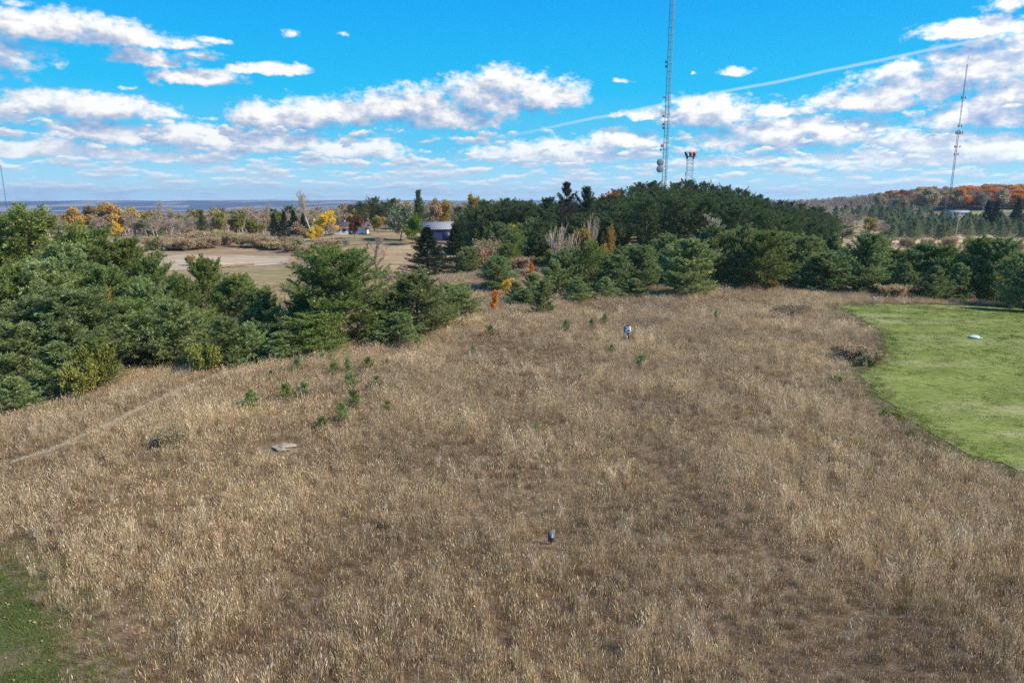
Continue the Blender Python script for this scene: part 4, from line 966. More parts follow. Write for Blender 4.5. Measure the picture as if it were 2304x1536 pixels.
seed = [ # seedlings in the meadow
 (568, 922, 878, 'largest seedling pine nearest the footpath, dark with a yellowish foot', 44), (645, 902, 866, 'pale tipped seedling pine right of the largest one', 30),
 (687, 890, 858, 'narrow seedling pine left of the four clustered seedlings', 28), (796, 918, 880, 'twin tiered seedling pine above the lowest one', 30),
 (770, 950, 908, 'bright green lowest seedling pine with an open top', 44), (725, 964, 942, 'round low seedling at the front of the seedling patch', 28),
 (790, 872, 838, 'straggling grey green seedling in the centre of the seedling patch', 38), (849, 872, 850, 'bluish seedling at the right of the patch centre', 22),
 (671, 838, 808, 'seedling with a yellow leaf clump near the thicket', 34), (751, 840, 820, 'dark green seedling below three faint ones', 26),
 (782, 838, 805, 'thin upright seedling right of the dark green one', 20), (829, 832, 808, 'seedling right of the thin upright one', 24),
 (872, 826, 812, 'smallest green sprig at the right of the seedling patch', 12), (611, 852, 838, 'tiny dark seedling near the head of the footpath', 14),
 (633, 844, 830, 'pale tiny seedling beside the tiny dark one', 14), (873, 922, 906, 'low green tuft seedling right of the seedling patch', 20),
 (704, 812, 800, 'faint seedling, left one of three under the largest pine', 22), (727, 813, 800, 'faint seedling, middle one of three under the largest pine', 18),
 (745, 812, 799, 'faint seedling, right one of three under the largest pine', 16),
 (1104, 755, 738, 'seedling in the pale grass right of the large pine group', 20), (1275, 742, 724, 'seedling in the far meadow between the group and the white box', 24),
 (1065, 800, 785, 'faint seedling below the pale grass one', 12), (1442, 824, 798, 'seedling pine just below the white box on a post', 26),
 (1376, 795, 780, 'yellow green weed left below the white box on a post', 12), (1332, 736, 722, 'twin of weak seedlings above left of the white box', 20),
 (1305, 860, 848, 'sparse sprig in the middle of the meadow', 10), (1610, 720, 700, 'thin upright weed in the far meadow', 10),
 (1360, 728, 712, 'greenish weed left above the white box', 16), (1205, 978, 958, 'yellow green weed in the open middle meadow', 24)]
for i, (px, b, yt, lab, w) in enumerate(seed):
    tree(px, -b - 3, yt - 9, 'seedling_%d' % (i % 4), lab, 'pine_seedling', 'seedling', 'pine seedlings in the meadow', w * 1.35)

# the pine wood on the hill below the mast
rng = np.random.default_rng(123)
prof_px = [1190, 1270, 1330, 1400, 1440, 1500, 1560, 1600, 1650, 1700, 1750, 1800, 1850, 1885, 1900]
prof_y = [455, 450, 440, 424, 412, 404, 406, 413, 420, 434, 450, 458, 468, 486, 500]
def hill_tree(px, y, k, lab, grp, ylift=0, wj=1.0):
    """trees near the far crest form the skyline; nearer ones stand lower"""
    yt = float(np.interp(px, prof_px, prof_y)) + k
    x = col_x(px, y, 6); z = float(ground_z(x, y)); h = min(max(row_z(yt, y) - z, 7.0), 17)
    plant('forest_%d' % rng.integers(3), x, y, h, 'pine_tree', lab, 'pine', grp, rng.uniform(1.0, 1.25) * wj)
n_h = 0
for y in np.arange(122, 206, 6.6):
    x0 = col_x(1390, y, 4); x1 = col_x(1885, y, 4)
    for x in np.arange(x0, x1, 5.0):
        px = 1152 + FPX * x / (y * .9785) + rng.uniform(-8, 8)
        if px > 1880: continue
        if y < 140 and px < 1400: continue
        back = (y - 122) / 84
        k = (1 - back) * 34 + rng.uniform(-4, 6)
        if back > .8: k = rng.uniform(-5, 4)
        hill_tree(px, y + rng.uniform(-1.5, 1.5), k, 'dark pine among many alike in the dense wood on the hill below the mast', 'pines of the dense wood on the hill'); n_h += 1
for y in (172, 184, 196):
    for px in np.arange(1062, 1395, 26):
        if rng.uniform() < .1: continue
        yt = float(np.interp(px, [1060, 1080, 1190, 1230, 1300, 1380], [462, 446, 444, 452, 448, 432])) + rng.uniform(-3, 9) + (196 - y) * .5
        x = col_x(px, y, 5); z = float(ground_z(x, y))
        plant('forest_%d' % rng.integers(3), x, y, max(row_z(yt, y) - z, 6), 'pine_tree', 'dark pine among many alike in the low wood between the barn and the hill', 'pine', 'pines of the low wood right of the barn', 1.1); n_h += 1
# shrubby pines and scrub in the hollow in front of that wood
for k in range(26):
    px = rng.uniform(1050, 1300); y = rng.uniform(118, 165)
    yt = np.interp(y, [118, 165], [545, 490]) + rng.uniform(-12, 14)
    kind = rng.choice(['bushy_blue_0', 'bushy_green_1', 'tan_brush', 'olive_brush', 'bushy_blue_3', 'bushy_green_2'])
    br = 'brush' in kind
    tree(px, y, yt if not br else yt + 22, kind, 'olive or tan brush in the dusky hollow right of the two spruces' if br else 'young pine in the dusky hollow right of the two spruces',
         'shrub' if br else 'pine_tree', 'bush' if br else 'pine', 'brush in the hollow right of the spruces' if br else 'pines in the hollow right of the spruces', 60)
for k in range(24):
    px = rng.uniform(1285, 1415); y = rng.uniform(126, 172)
    yt = float(np.interp(px, [1285, 1340, 1415], [468, 462, 445])) + (172 - y) * .6 + rng.uniform(-6, 12)
    x = col_x(px, y, 5); z = float(ground_z(x, y))
    plant('forest_%d' % rng.integers(3), x, y, max(row_z(yt, y) - z, 6), 'pine_tree', 'dark pine among many alike at the left foot of the hill wood', 'pine', 'pines at the left foot of the hill wood', 1.4); n_h += 1
print('hill', n_h)
# plantation on the right
for k in range(120):
    y = rng.uniform(232, 360); px = rng.uniform(1990, 2330)
    base = col_x(px, y, 0)
    if y < 250 and rng.uniform() < .5: continue
    z = float(ground_z(base, y)); yt = np.interp(y, [232, 360], [498, 474]) + rng.uniform(-5, 8)
    h = max(row_z(yt, y) - z, 3.5)
    plant('plantation_%d' % rng.integers(3), base, y, h, 'plantation_pine', 'pale green conifer standing in the plantation beyond the bare soil field', 'pine', 'conifers of the plantation on the right', rng.uniform(.8, 1.1))
for k in range(45):   # upper slope, darker
    y = rng.uniform(370, 470); px = rng.uniform(1880, 2110); x = col_x(px, y, 3); z = float(ground_z(x, y))
    plant('plantation_%d' % rng.integers(3), x, y, rng.uniform(5, 9), 'plantation_pine', 'dull green conifer on the upper slope left of the grey roofed shed', 'pine', 'conifers of the upper slope', 1.0)
# bare and brushy trees round the fields on the left
for k in range(95):
    px = rng.uniform(330, 1000); y = rng.uniform(250, 330)
    if 600 < px < 1000 and y < 275: y += 30
    yt = np.interp(y, [250, 330], [492, 474]) + rng.uniform(-12, 10)
    kd = rng.choice(['bare_0', 'bare_1', 'bare_2', 'bare_3', 'bare_0', 'bare_1', 'leafy_tan', 'leafy_olive', 'bushy_green_1'])
    bare = kd.startswith('bare')
    lab, grp = {'bare': ('leafless grey tree in the belt of woods beyond the stubble field', 'leafless trees beyond the stubble field'),
                'leaf': ('tan or olive leafed tree in the belt of woods beyond the stubble field', 'leafed trees beyond the stubble field'),
                'bush': ('dark pine scattered in the belt of woods beyond the stubble field', 'pines beyond the stubble field')}[kd[:4]]
    tree(px, y, yt, kd, lab, {'bare': 'bare_tree', 'leaf': 'leafy_tree', 'bush': 'pine_tree'}[kd[:4]], 'pine' if kd[:4] == 'bush' else 'tree', grp, rng.uniform(36, 56))
tree(457, 250, 472, 'tall_white_pine', 'lone dark conical pine in the bare woods beyond the stubble field', 'pine_tree', 'pine', None, 26)
tree(350, 300, 448, 'tall_bare', 'tallest of the bare trees above the woods beyond the stubble field', 'bare_tree', 'tree', None, 46)
tree(595, 300, 452, 'tall_bare', 'tall thin bare tree above the dark evergreen clump', 'bare_tree', 'tree', None, 34)
for px, yt in ((172, 500), (490, 492), (267, 500)):
    tree(px, 262, yt, 'leafy_yellow', {172: 'small yellow tree behind the two tallest thicket pines', 490: 'yellow crowned tree right of the lone conical pine', 267: 'yellow round treetop above the thicket shoulder'}[px], 'leafy_tree', 'tree', None, 24)
for px, y, yt, kd, w, lab in ((175, 330, 470, 'leafy_amber', 50, 'rust gold tree in the grey woods behind the tallest thicket pine'), (210, 340, 466, 'leafy_gold', 54, 'tan orange tree left of the glowing gold crowns'),
                         (238, 350, 460, 'leafy_amber', 58, 'large glowing gold crown, left of three above the grey woods'), (272, 345, 463, 'leafy_amber', 56, 'large glowing gold crown, middle of three above the grey woods'),
                         (303, 340, 470, 'leafy_amber', 50, 'glowing gold crown, right of three above the grey woods')):
    tree(px, y, yt, kd, lab, 'leafy_tree', 'tree', None, w)
# tan brush along the stubble field
for k in range(52):
    px = rng.uniform(330, 760); yb = np.interp(px, [330, 420, 560, 640, 700, 760], [568, 562, 556, 568, 578, 560]) + rng.uniform(-14, 2)
    kd = rng.choice(['tan_brush', 'tan_brush', 'tan_brush', 'cream_brush'])
    tree(px, -yb, yb - rng.uniform(16, 30), kd, 'tan brush clump along the far edge of the stubble field', 'brush_clump', 'bush', 'tan brush along the stubble field', rng.uniform(30, 52))
for k in range(16):
    px = rng.uniform(1960, 2300); yb = rng.uniform(545, 556)
    tree(px, 195, yb - 12, rng.choice(['tan_brush', 'bare_shrub']), 'brown brush clump before the bare soil field on the right', 'brush_clump', 'bush', 'brown brush before the bare soil field', 30)
print('trees', round(time.time() - T0, 1))

# far woods that read as one mass
def far_woods(name, bounds, n, protos, weights, label, seed, hh=(9, 13), fn=None):
    rng = np.random.default_rng(seed)
    px = rng.uniform(bounds[0], bounds[1], n); y = np.sqrt(rng.uniform(bounds[2] ** 2, bounds[3] ** 2, n))
    x = (px - 1152) / FPX * y * .98; z = ground_z(x, y)
    idx = rng.choice(len(protos), n, p=weights)
    if fn: keep, idx = fn(px, y, idx, rng); x, y, z, idx, px = x[keep], y[keep], z[keep], idx[keep], px[keep]
    h = rng.uniform(hh[0], hh[1], len(x))
    if fn: h = h * np.interp(px, [1790, 1900, 2080], [.45, .6, 1.0])
    ms = []
    for p in protos:     # crown and trunk of a far tree in one source mesh
        parts = PROTO[p]['parts']; vs, fs, rs, mi, mats, nn = [], [], [], [], [], 0
        for q, (_, me) in enumerate(parts):
            v = np.empty(len(me.vertices) * 3, np.float32); me.vertices.foreach_get('co', v); v = v.reshape(-1, 3) / PROTO[p]['h']
            r = np.empty(len(me.vertices), np.float32); me.attributes['rnd'].data.foreach_get('value', r)
            lt = np.empty(len(me.polygons), np.int32); me.polygons.foreach_get('loop_total', lt)
            li = np.empty(len(me.loops), np.int32); me.loops.foreach_get('vertex_index', li)
            fs.append(li.reshape(-1, 4) + nn); vs.append(v); rs.append(r); mi.append(np.full(len(lt), q)); mats.append(me.materials[0]); nn += len(v)
        ms.append(make_mesh('far_' + p, np.concatenate(vs), [np.concatenate(fs)], mats, np.concatenate(mi), np.concatenate(rs)))
    s = np.stack([h * rng.uniform(.95, 1.3, len(h)), h * rng.uniform(.95, 1.3, len(h)), h], -1)
    scatter(name, ms, np.stack([x, y, z - .2], -1), np.stack([0 * h, 0 * h, rng.uniform(0, 6.28, len(h))], -1), s, idx, label)
far_woods('far_bare_woods', (-250, 1130, 325, 620), 1500, ['bare_0', 'bare_1', 'bare_2', 'leafy_tan', 'leafy_russet', 'bushy_green_0'], [.3, .28, .24, .12, .03, .03],
          'far grey leafless woods in front of the blue valley', 41, (9, 13))
def hillfn(px, y, idx, rng):
    n = fbm(px / 60, y / 60, 71, 3)
    col = (y < 760) & (rng.uniform(1960, 2200, len(px)) < px)
    idx = np.where(col & (n > .47), rng.choice([1, 3, 4, 4, 5, 6, 7], len(px)), idx)
    idx = np.where(px < 1980, rng.integers(0, 3, len(px)), idx)
    return rng.uniform(size=len(px)) < np.interp(px, [1790, 1960, 2060], [.25, .55, 1]), idx
far_woods('far_autumn_woods', (1790, 2700, 500, 860), 1600, ['bare_0', 'bare_1', 'bare_2', 'leafy_tan', 'leafy_orange', 'leafy_gold', 'leafy_rust', 'leafy_amber'], [.28, .27, .23, .09, .02, .04, .05, .02],
          'far wooded hill with grey and orange autumn trees on the right', 42, (11, 16), hillfn)
print('woods', round(time.time() - T0, 1))
# ------------------------------------------------------------------ built things
M['steel'] = plain('galvanised_steel', (0.42, 0.43, 0.45), 0.5, 0.5, 0.6, 2, 0.15)
M['steel_dark'] = plain('dark_cable_run', (0.06, 0.065, 0.075), 0.6, 0.3, 0, 2, 0.2)
M['drum'] = plain('grey_drum_cover', (0.20, 0.23, 0.28), 0.5, 0.4, 0, 2, 0.12)
M['red'] = plain('red_paint', (0.42, 0.05, 0.07), 0.5, 0.4, 0, 3, 0.2)
M['orange_paint'] = plain('faded_orange_paint', (0.42, 0.12, 0.06), 0.6, 0.3, 0, 3, 0.25)
M['white_paint'] = plain('white_paint', (0.72, 0.72, 0.70), 0.5, 0.4, 0, 2, 0.08)
M['box_white'] = plain('enamelled_box', (0.62, 0.68, 0.74), 0.4, 0.5, 0, 6, 0.06)
M['black'] = plain('black_plastic', (0.03, 0.03, 0.035), 0.5, 0.4, 0, 6, 0.2)
M['glass'] = mat('window_glass', lambda t: principled(t, (0.03, 0.035, 0.045), 0.08, 0.6))
M['wood_grey'] = mat('weathered_board', lambda t: principled(t, t.ramp(t.noise(t.vm('MULTIPLY', t.new('ShaderNodeTexCoord').outputs['Object'], (30, 30, 3)), 3, 6, .7), [(.3, (0.10, 0.09, 0.10)), (.7, (0.22, 0.20, 0.22))]), .9, .1))
M['post_wood'] = plain('post_wood', (0.34, 0.29, 0.22), 0.9, 0.1, 0, 12, 0.35)
M['stone'] = plain('field_stone', (0.36, 0.34, 0.32), 0.9, 0.15, 0, 5, 0.35, 0.6)
M['stone_tan'] = plain('lichened_boulder', (0.30, 0.25, 0.18), 0.95, 0.1, 0, 6, 0.4, 0.8)
M['green_cap'] = plain('green_fibreglass', (0.05, 0.17, 0.10), 0.35, 0.5, 0, 6, 0.2)
M['pale_green'] = plain('pale_glossy_cap', (0.55, 0.72, 0.60), 0.25, 0.6, 0, 6, 0.1)
def ribbed(name, a, b, scale, axis):
    def fn(t):
        c = t.sep(t.new('ShaderNodeTexCoord').outputs['Object'])[axis]
        w = t.m('SINE', t.m('MULTIPLY', c, scale)); n = t.noise(t.new('ShaderNodeTexCoord').outputs['Object'], 1.5, 5, .6)
        col = t.ramp(t.m('ADD', t.m('MULTIPLY', w, .25), n), [(.3, a), (.8, b)])
        return principled(t, col, .45, .4, .0, bump(t, w, .4, .02))
    return mat(name, fn)
M['roof_metal'] = ribbed('grey_ribbed_metal_roof', (0.22, 0.22, 0.235), (0.32, 0.325, 0.34), 9.0, 0)
M['siding_shaded'] = ribbed('blue_siding_in_shade', (0.018, 0.027, 0.085), (0.03, 0.045, 0.13), 14.0, 0)  # barn siding with the front wall's shade put into its colour
M['siding_lit'] = ribbed('blue_gable_in_sun', (0.30, 0.44, 0.55), (0.42, 0.56, 0.66), 14.0, 1)  # same siding made paler, sunlight on the gable painted in
M['white_siding'] = ribbed('white_clapboard', (0.62, 0.62, 0.60), (0.78, 0.78, 0.76), 40.0, 2)
M['roof_brown'] = ribbed('brown_shingles', (0.10, 0.055, 0.045), (0.19, 0.11, 0.09), 30.0, 2)

def world_at(px, Y, lift=0.0):
    x = 0
    for _ in range(4):
        x = col_x(px, Y, float(ground_z(x, Y)) + lift)
    return x, Y, float(ground_z(x, Y))

def lattice(mb_leg, mb_brace, h, w0, w1, bay, r, rb, n=3, z0=0.0):
    """legs, rungs and diagonals of a mast with n legs"""
    th = np.arange(n) / n * 2 * np.pi + .5
    zs = np.arange(z0, h + .01, bay); ws = np.interp(zs, [z0, h], [w0, w1]) / (2 * math.sin(math.pi / n))
    P = np.stack([ws[:, None] * np.cos(th), ws[:, None] * np.sin(th), np.repeat(zs[:, None], n, 1)], -1)
    V, F = tubes(P[:-1].reshape(-1, 3), P[1:].reshape(-1, 3), r, r, 5); mb_leg.add(V, F)
    Q = np.roll(P, -1, 1)
    V, F = tubes(P.reshape(-1, 3), Q.reshape(-1, 3), rb, rb, 4); mb_brace.add(V, F)
    V, F = tubes(P[:-1].reshape(-1, 3), Q[1:].reshape(-1, 3), rb * .8, rb * .8, 4); mb_brace.add(V, F)
    return P

def drum(parent, name, c, r, d, rz, m=None):
    mb = MB(); prof = [(0.01, 0), (r * .55, .0), (r, d * .35), (r, d), (r * .93, d + .03), (0.01, d + .05)]
    mb.lathe(prof, c, 20, 'y', rz); o = mb.build(name, m or M['drum'], parent); return o

# tall guyed mast behind the hill wood
mx, my, mz = world_at(1494, 196, 8)
mast = empty('radio_mast', (mx, my, mz), 'tall slim guyed lattice mast rising out of the picture behind the hill wood', 'mast')
lg, br = MB(), MB(); MH = 92.0
lattice(lg, br, MH, 1.25, 1.25, 1.85, .055, .035)
lg.build('leg', M['steel'], mast); br.build('brace', M['steel_dark'], mast)
MB().tube((-.72, -.15, 0), (-.72, -.15, MH - 2), .07, None, 6).build('cable_run', M['steel_dark'], mast)
MB().tube((-.1, -.72, 0), (-.1, -.72, MH), .03, None, 6).tube((.1, -.72, 0), (.1, -.72, MH), .03, None, 6).add(*tubes(np.stack([np.full(150, -.1), np.full(150, -.72), np.linspace(1, MH - 1, 150)], -1), np.stack([np.full(150, .1), np.full(150, -.72), np.linspace(1, MH - 1, 150)], -1), .015, .015, 4)).build('ladder', M['steel'], mast)
def zrow(py): return row_z(py, my) - mz
for py, lab in ((366, 'upper large drum dish'), (381, 'lower large drum dish')):
    d_ = drum(mast, 'drum_dish', (-1.75, -.55, zrow(py)), .95, .75, .15); d_['label'] = lab
    MB().tube((-1.7, .2, zrow(py)), (-.6, 0, zrow(py)), .05).build('bracket', M['steel_dark'], d_)
for py, r in ((328, .48), (337, .36)):
    d_ = drum(mast, 'small_dish', (-1.35 if r > .4 else -1.6, -.3, zrow(py)), r, .3, .5)
    MB().tube((-1.3, .1, zrow(py)), (-.5, 0, zrow(py)), .04).build('bracket', M['steel_dark'], d_)
ar = MB().tube((-1.7, 0, zrow(219.5)), (.5, 0, zrow(219.5)), .06).tube((-1.6, 0, zrow(219.5)), (-.6, 0, zrow(217)), .05).box((-.9, 0, zrow(219.5)), (1.6, .35, .12)).build('red_arm', M['red'], mast)
for py, wd in ((254, .9), (261, .7), (280, .5), (288, .45), (140, .5), (150, .4)):
    MB().box((-.75 - wd * .5, -.1, zrow(py)), (.28, .3, .55)).tube((-.8 - wd, 0, zrow(py)), (-.5, 0, zrow(py)), .035).tube((-.8 - wd, 0, zrow(py) - .5), (-.8 - wd, 0, zrow(py) + .5), .04).build('antenna', M['steel_dark'] if py != 254 else M['white_paint'], mast)
MB().box((0, 0, -.3), (3, 3, .8)).build('base_block', M['stone'], mast)
for lv in (28, 56, 86):
    for a in (2.75, 4.85, .65):
        R_ = 34 if lv < 60 else 58; q = (R_ * math.cos(a), R_ * math.sin(a)); gz = float(ground_z(mx + q[0], my + q[1])) - mz
        MB().tube((0, 0, lv), (q[0], q[1], gz), .007, None, 4).build('guy_wire', M['steel_dark'], mast)

# short self-supporting tower
sx, sy, sz = world_at(1549, 214, 8)
st_ = empty('lattice_tower', (sx, sy, sz), 'short four legged lattice tower with three horn panels on top, right of the tall mast', 'tower', None, .25)
topz = row_z(353, sy) - sz
lg, br = MB(), MB(); lattice(lg, br, topz - 5, 3.0, 1.7, 1.5, .06, .035, 4); lattice(lg, br, topz, 1.7, 1.7, 1.0, .06, .035, 4, topz - 5)
lg.build('leg', M['steel'], st_); br.build('brace', M['steel'], st_)
MB().box((0, 0, topz), (3.0, 2.4, .1)).tube((-1.5, -1.1, topz + .12), (1.5, -1.1, topz + .12), .04).build('platform', M['steel_dark'], st_)
for k, (qx, m) in enumerate(((-1.15, 'black'), (0.05, 'orange_paint'), (1.15, 'red'))):
    mb = MB(); w1, w2 = .28, .52
    V = np.array([[-w1, -.2, 0], [w1, -.2, 0], [w1, .3, 0], [-w1, .3, 0], [-w2, -.55, 1.15], [w2, -.55, 1.15], [w2, .25, 1.25], [-w2, .25, 1.25]]) + [qx, 0, topz + .15]
    if k == 0: V[4:, 0] -= .35; V[5, 0] -= .5; V[6, 0] -= .5
    if k == 2: V[4:, 0] += .25
    mb.add(V, np.array([[0, 1, 5, 4], [1, 2, 6, 5], [2, 3, 7, 6], [3, 0, 4, 7], [4, 5, 6, 7], [0, 3, 2, 1]])).build('horn_panel', M[m], st_)['label'] = ['black horn panel', 'orange red horn panel', 'dark red horn panel'][k]
for a in (-1, 1): MB().box((a * 1.1, 0, topz - .35), (.35, .35, .6)).build('radio_unit', M['steel_dark'], st_)
d_ = drum(st_, 'side_dish', (-1.5, -.2, row_z(391, sy) - sz), .5, .25, 1.2)
d_ = drum(st_, 'side_dish', (-1.6, -.2, row_z(404, sy) - sz), .45, .25, 1.2)

# right hand mast
rx_, ry_, rz_ = world_at(2129, 330, 0)
rm = empty('radio_mast', (rx_, ry_, rz_), 'thin dark guyed mast with clusters of antennas above the orange hill on the right', 'mast')
RH = row_z(140, ry_) - rz_
lg, br = MB(), MB(); lattice(lg, br, RH * .62, .75, .75, 1.6, .085, .05); lattice(lg, br, RH, .5, .4, 1.6, .06, .04, 3, RH * .62)
lg.build('leg', M['steel_dark'], rm); br.build('brace', M['steel_dark'], rm)
MB().tube((0, 0, RH), (0, 0, row_z(126, ry_) - rz_), .05).build('top_rod', M['steel_dark'], rm)
for py, n_, sp in ((220, 2, 1.0), (284, 2, .9), (299, 5, 1.5), (330, 3, 1.2), (347, 2, 1.0)):
    zc = row_z(py, ry_) - rz_
    cl = MB()
    for q in range(n_):
        xx = (q - (n_ - 1) / 2) * sp * 2 / max(n_ - 1, 1); cl.box((xx, -.5 + .3 * (q % 2), zc), (.32, .2, 1.5 if n_ > 3 else 1.1))
    cl.tube((-sp, 0, zc), (sp, 0, zc), .06).tube((0, -.6, zc), (0, .2, zc), .05).build('antenna_cluster', M['steel_dark'], rm)
for lv in (.3, .6, .95):
    for a in (2.8, 4.9, .7):
        q = (40 * math.cos(a), 40 * math.sin(a)); gz = float(ground_z(rx_ + q[0], ry_ + q[1])) - rz_
        MB().tube((0, 0, RH * lv), (q[0], q[1], gz), .012, None, 4).build('guy_wire', M['steel_dark'], rm)
# far left mast
lx_, ly_, lz_ = world_at(24, 900, 0)
lm_ = empty('radio_mast', (lx_, ly_, lz_), 'hair thin distant mast at the far left above the blue valley', 'mast')
LH = row_z(374, ly_) - lz_
lg, br = MB(), MB(); lattice(lg, br, LH, .8, .8, 4, .10, .06); lg.build('leg', M['steel_dark'], lm_); br.build('brace', M['steel_dark'], lm_)
MB().box((0, 0, LH), (.8, .8, 1.5)).build('beacon', M['steel_dark'], lm_)

# utility poles and line
def pole(px, Y, ytop, lab, tilt, cross=True):
    x, y, z = world_at(px, Y, 3); h = row_z(ytop, y) - z
    e = empty('utility_pole', (x, y, z - .1), lab, 'utility pole'); e.rotation_euler = (0, tilt, .3)
    MB().tube((0, 0, 0), (0, 0, h), .16, .11, 8).build('shaft', M['post_wood'] if not cross else M['bark_pale'], e)
    MB().box((0, 0, h - .5), (2.2, .12, .14)).build('crossarm', M['bark'], e)
    for k in (-1, 0, 1): MB().lathe([(.01, .0), (.06, .03), (.08, .12), (.05, .2), (.01, .22)], (k * .95, 0, h - .43), 8).build('insulator', M['white_paint'], e)
    return np.array([x, y, z + h - .25])
A = pole(2148, 215, 484, 'pale upright utility pole before the plantation', .06)
B = pole(1951, 205, 498, 'dark leaning utility pole at the edge of the young pine row', -.08, False)
C_ = np.array([A[0] + 62, A[1] + 4, A[2] - .3])
for nm, p, q in (('power_line', B, A), ('power_line', A, C_)):
    mb = MB()
    for off in (-.9, 0, .9):
        t_ = np.linspace(0, 1, 17)[:, None]; pts = p * (1 - t_) + q * t_; pts[:, 2] -= (4 * t_ * (1 - t_) * .7)[:, 0]; pts[:, 1] += off
        mb.add(*tubes(pts[:-1], pts[1:], .010, .010, 4))
    tag(mb.build(nm, M['steel_dark'], None), 'three sagging wires between the leaning pole and the upright pole' if p is B else 'three sagging wires running right from the upright pole', 'power line')

# buildings
def gable_block(parent, w, d, hw, hr, mwall, mgab, mroof, eave=.35, names=('wall', 'gable', 'roof')):
    """w along x, d along y; front wall faces -y; ridge along x"""
    x, y = w / 2, d / 2
    MB().add([[-x, -y, 0], [x, -y, 0], [x, -y, hw], [-x, -y, hw], [-x, y, 0], [x, y, 0], [x, y, hw], [-x, y, hw]], np.array([[0, 1, 2, 3], [5, 4, 7, 6]])).build(names[0], mwall, parent)
    for s_ in (-1, 1):
        gb = MB()
        gb.add([[s_ * x, -y, 0], [s_ * x, y, 0], [s_ * x, y, hw], [s_ * x, -y, hw]], np.array([[0, 1, 2, 3]]))
        gb.add([[s_ * x, -y, hw], [s_ * x, y, hw], [s_ * x, 0, hw + hr]], np.array([[0, 1, 2]]))
        gb.build(names[1], mgab, parent)
    xe, ye, drop = x + eave, y + eave, hr * eave / y
    V = [[-xe, -ye, hw - drop], [xe, -ye, hw - drop], [xe, 0, hw + hr], [-xe, 0, hw + hr], [-xe, ye, hw - drop], [xe, ye, hw - drop]]
    V = np.array(V + [[a, b, c + .14] for a, b, c in V]) + [0, 0, .02]
    rf = MB().add(V, np.array([[6, 7, 8, 9], [8, 11, 10, 9], [0, 3, 2, 1], [2, 3, 4, 5], [0, 1, 7, 6], [4, 10, 11, 5], [1, 2, 8, 7], [2, 5, 11, 8], [0, 6, 9, 3], [3, 9, 10, 4]])).build(names[2], mroof, parent)
    return rf
def window(parent, c, w, h, m=None):
    f = MB().box((c[0], c[1] - .03, c[2]), (w + .16, .06, h + .16)).build('window', M['white_paint'], parent)
    MB().box((c[0], c[1] - .065, c[2]), (w, .02, h)).build('pane', M['glass'], f); MB().box((c[0], c[1] - .08, c[2] - h / 2 - .1), (w + .24, .12, .05)).build('sill', M['white_paint'], f)
bx, by, bz = world_at(993, 226, 2)
barn = empty('barn', (bx, by, bz - .2), 'blue barn with a pale grey metal roof behind the two spruces', 'barn', None, .30)
zr, ze = row_z(500, by) - bz, row_z(514, by) - bz
gable_block(barn, 12.6, 8.5, ze + .2, (zr - ze), M['siding_shaded'], M['siding_lit'], M['roof_metal'], .4)
dr = MB().box((1.2, -4.3, 1.5), (3.2, .08, 3.0)).build('sliding_door', M['siding_shaded'], barn); dr['label'] = 'large blue sliding door'
MB().box((1.2, -4.36, 3.05), (6.6, .06, .12)).build('door_rail', M['steel_dark'], barn)
MB().box((2.5, -4.38, 1.2), (.06, .06, .5)).build('handle', M['steel'], dr)
for k in (-4.4, 4.6): window(barn, (k, -4.25, 1.9), .9, .8)
MB().box((-6.1, -4.28, ze * .5), (.14, .08, ze)).box((6.1, -4.28, ze * .5), (.14, .08, ze)).build('corner_trim', M['white_paint'], barn)
hx, hy, hz = world_at(786, 246, 1)
house = empty('house', (hx, hy, hz - .1), 'low white house with a brown roof behind the russet tree', 'house', None, .12)
rf = gable_block(house, 9.6, 6.5, 2.6, 1.6, M['white_siding'], M['white_siding'], M['roof_brown'], .4)
MB().box((-1.6, .8, 4.2), (.7, .6, 1.3)).box((-1.6, .8, 4.9), (.8, .7, .1)).build('chimney', M['stone'], rf)
for k in (-3.4, -1.4, 2.6): window(house, (k, -3.25, 1.5), 1.1, .9)
dr = MB().box((.6, -3.28, 1.05), (.95, .06, 2.05)).build('door', M['roof_brown'], house); MB().lathe([(.01, 0), (.04, .02), (.04, .06), (.01, .07)], (.95, -3.32, 1.0), 8, 'y').build('handle', M['steel'], dr)
MB().box((0, -3.68, 2.42), (10.3, .08, .16)).build('gutter', M['white_paint'], house)
wx, wy, wz = world_at(815, 243, 1)
wing = empty('garage', (wx, wy, wz - .1), 'small white garage with a gable front at the right end of the house', 'garage', None, 1.45)
gable_block(wing, 4.2, 3.4, 2.0, 1.0, M['white_siding'], M['white_siding'], M['roof_brown'], .35)
MB().box((-2.13, 0, .9), (.06, 2.0, 1.75)).build('garage_door', M['white_paint'], wing)
gx, gy, gz = world_at(2152, 440, 1)
shed = empty('shed', (gx, gy, gz - .2), 'long low shed with a flat grey roof below the orange hill', 'shed', None, .05)
gable_block(shed, 14, 8, 2.4, 1.1, M['steel'], M['steel'], M['roof_metal'], .3)
MB().box((-3, -4.03, 1.1), (3.0, .06, 2.1)).build('door', M['steel_dark'], shed)
for k in (1.5, 4.5): window(shed, (k, -4.0, 1.5), .9, .7)

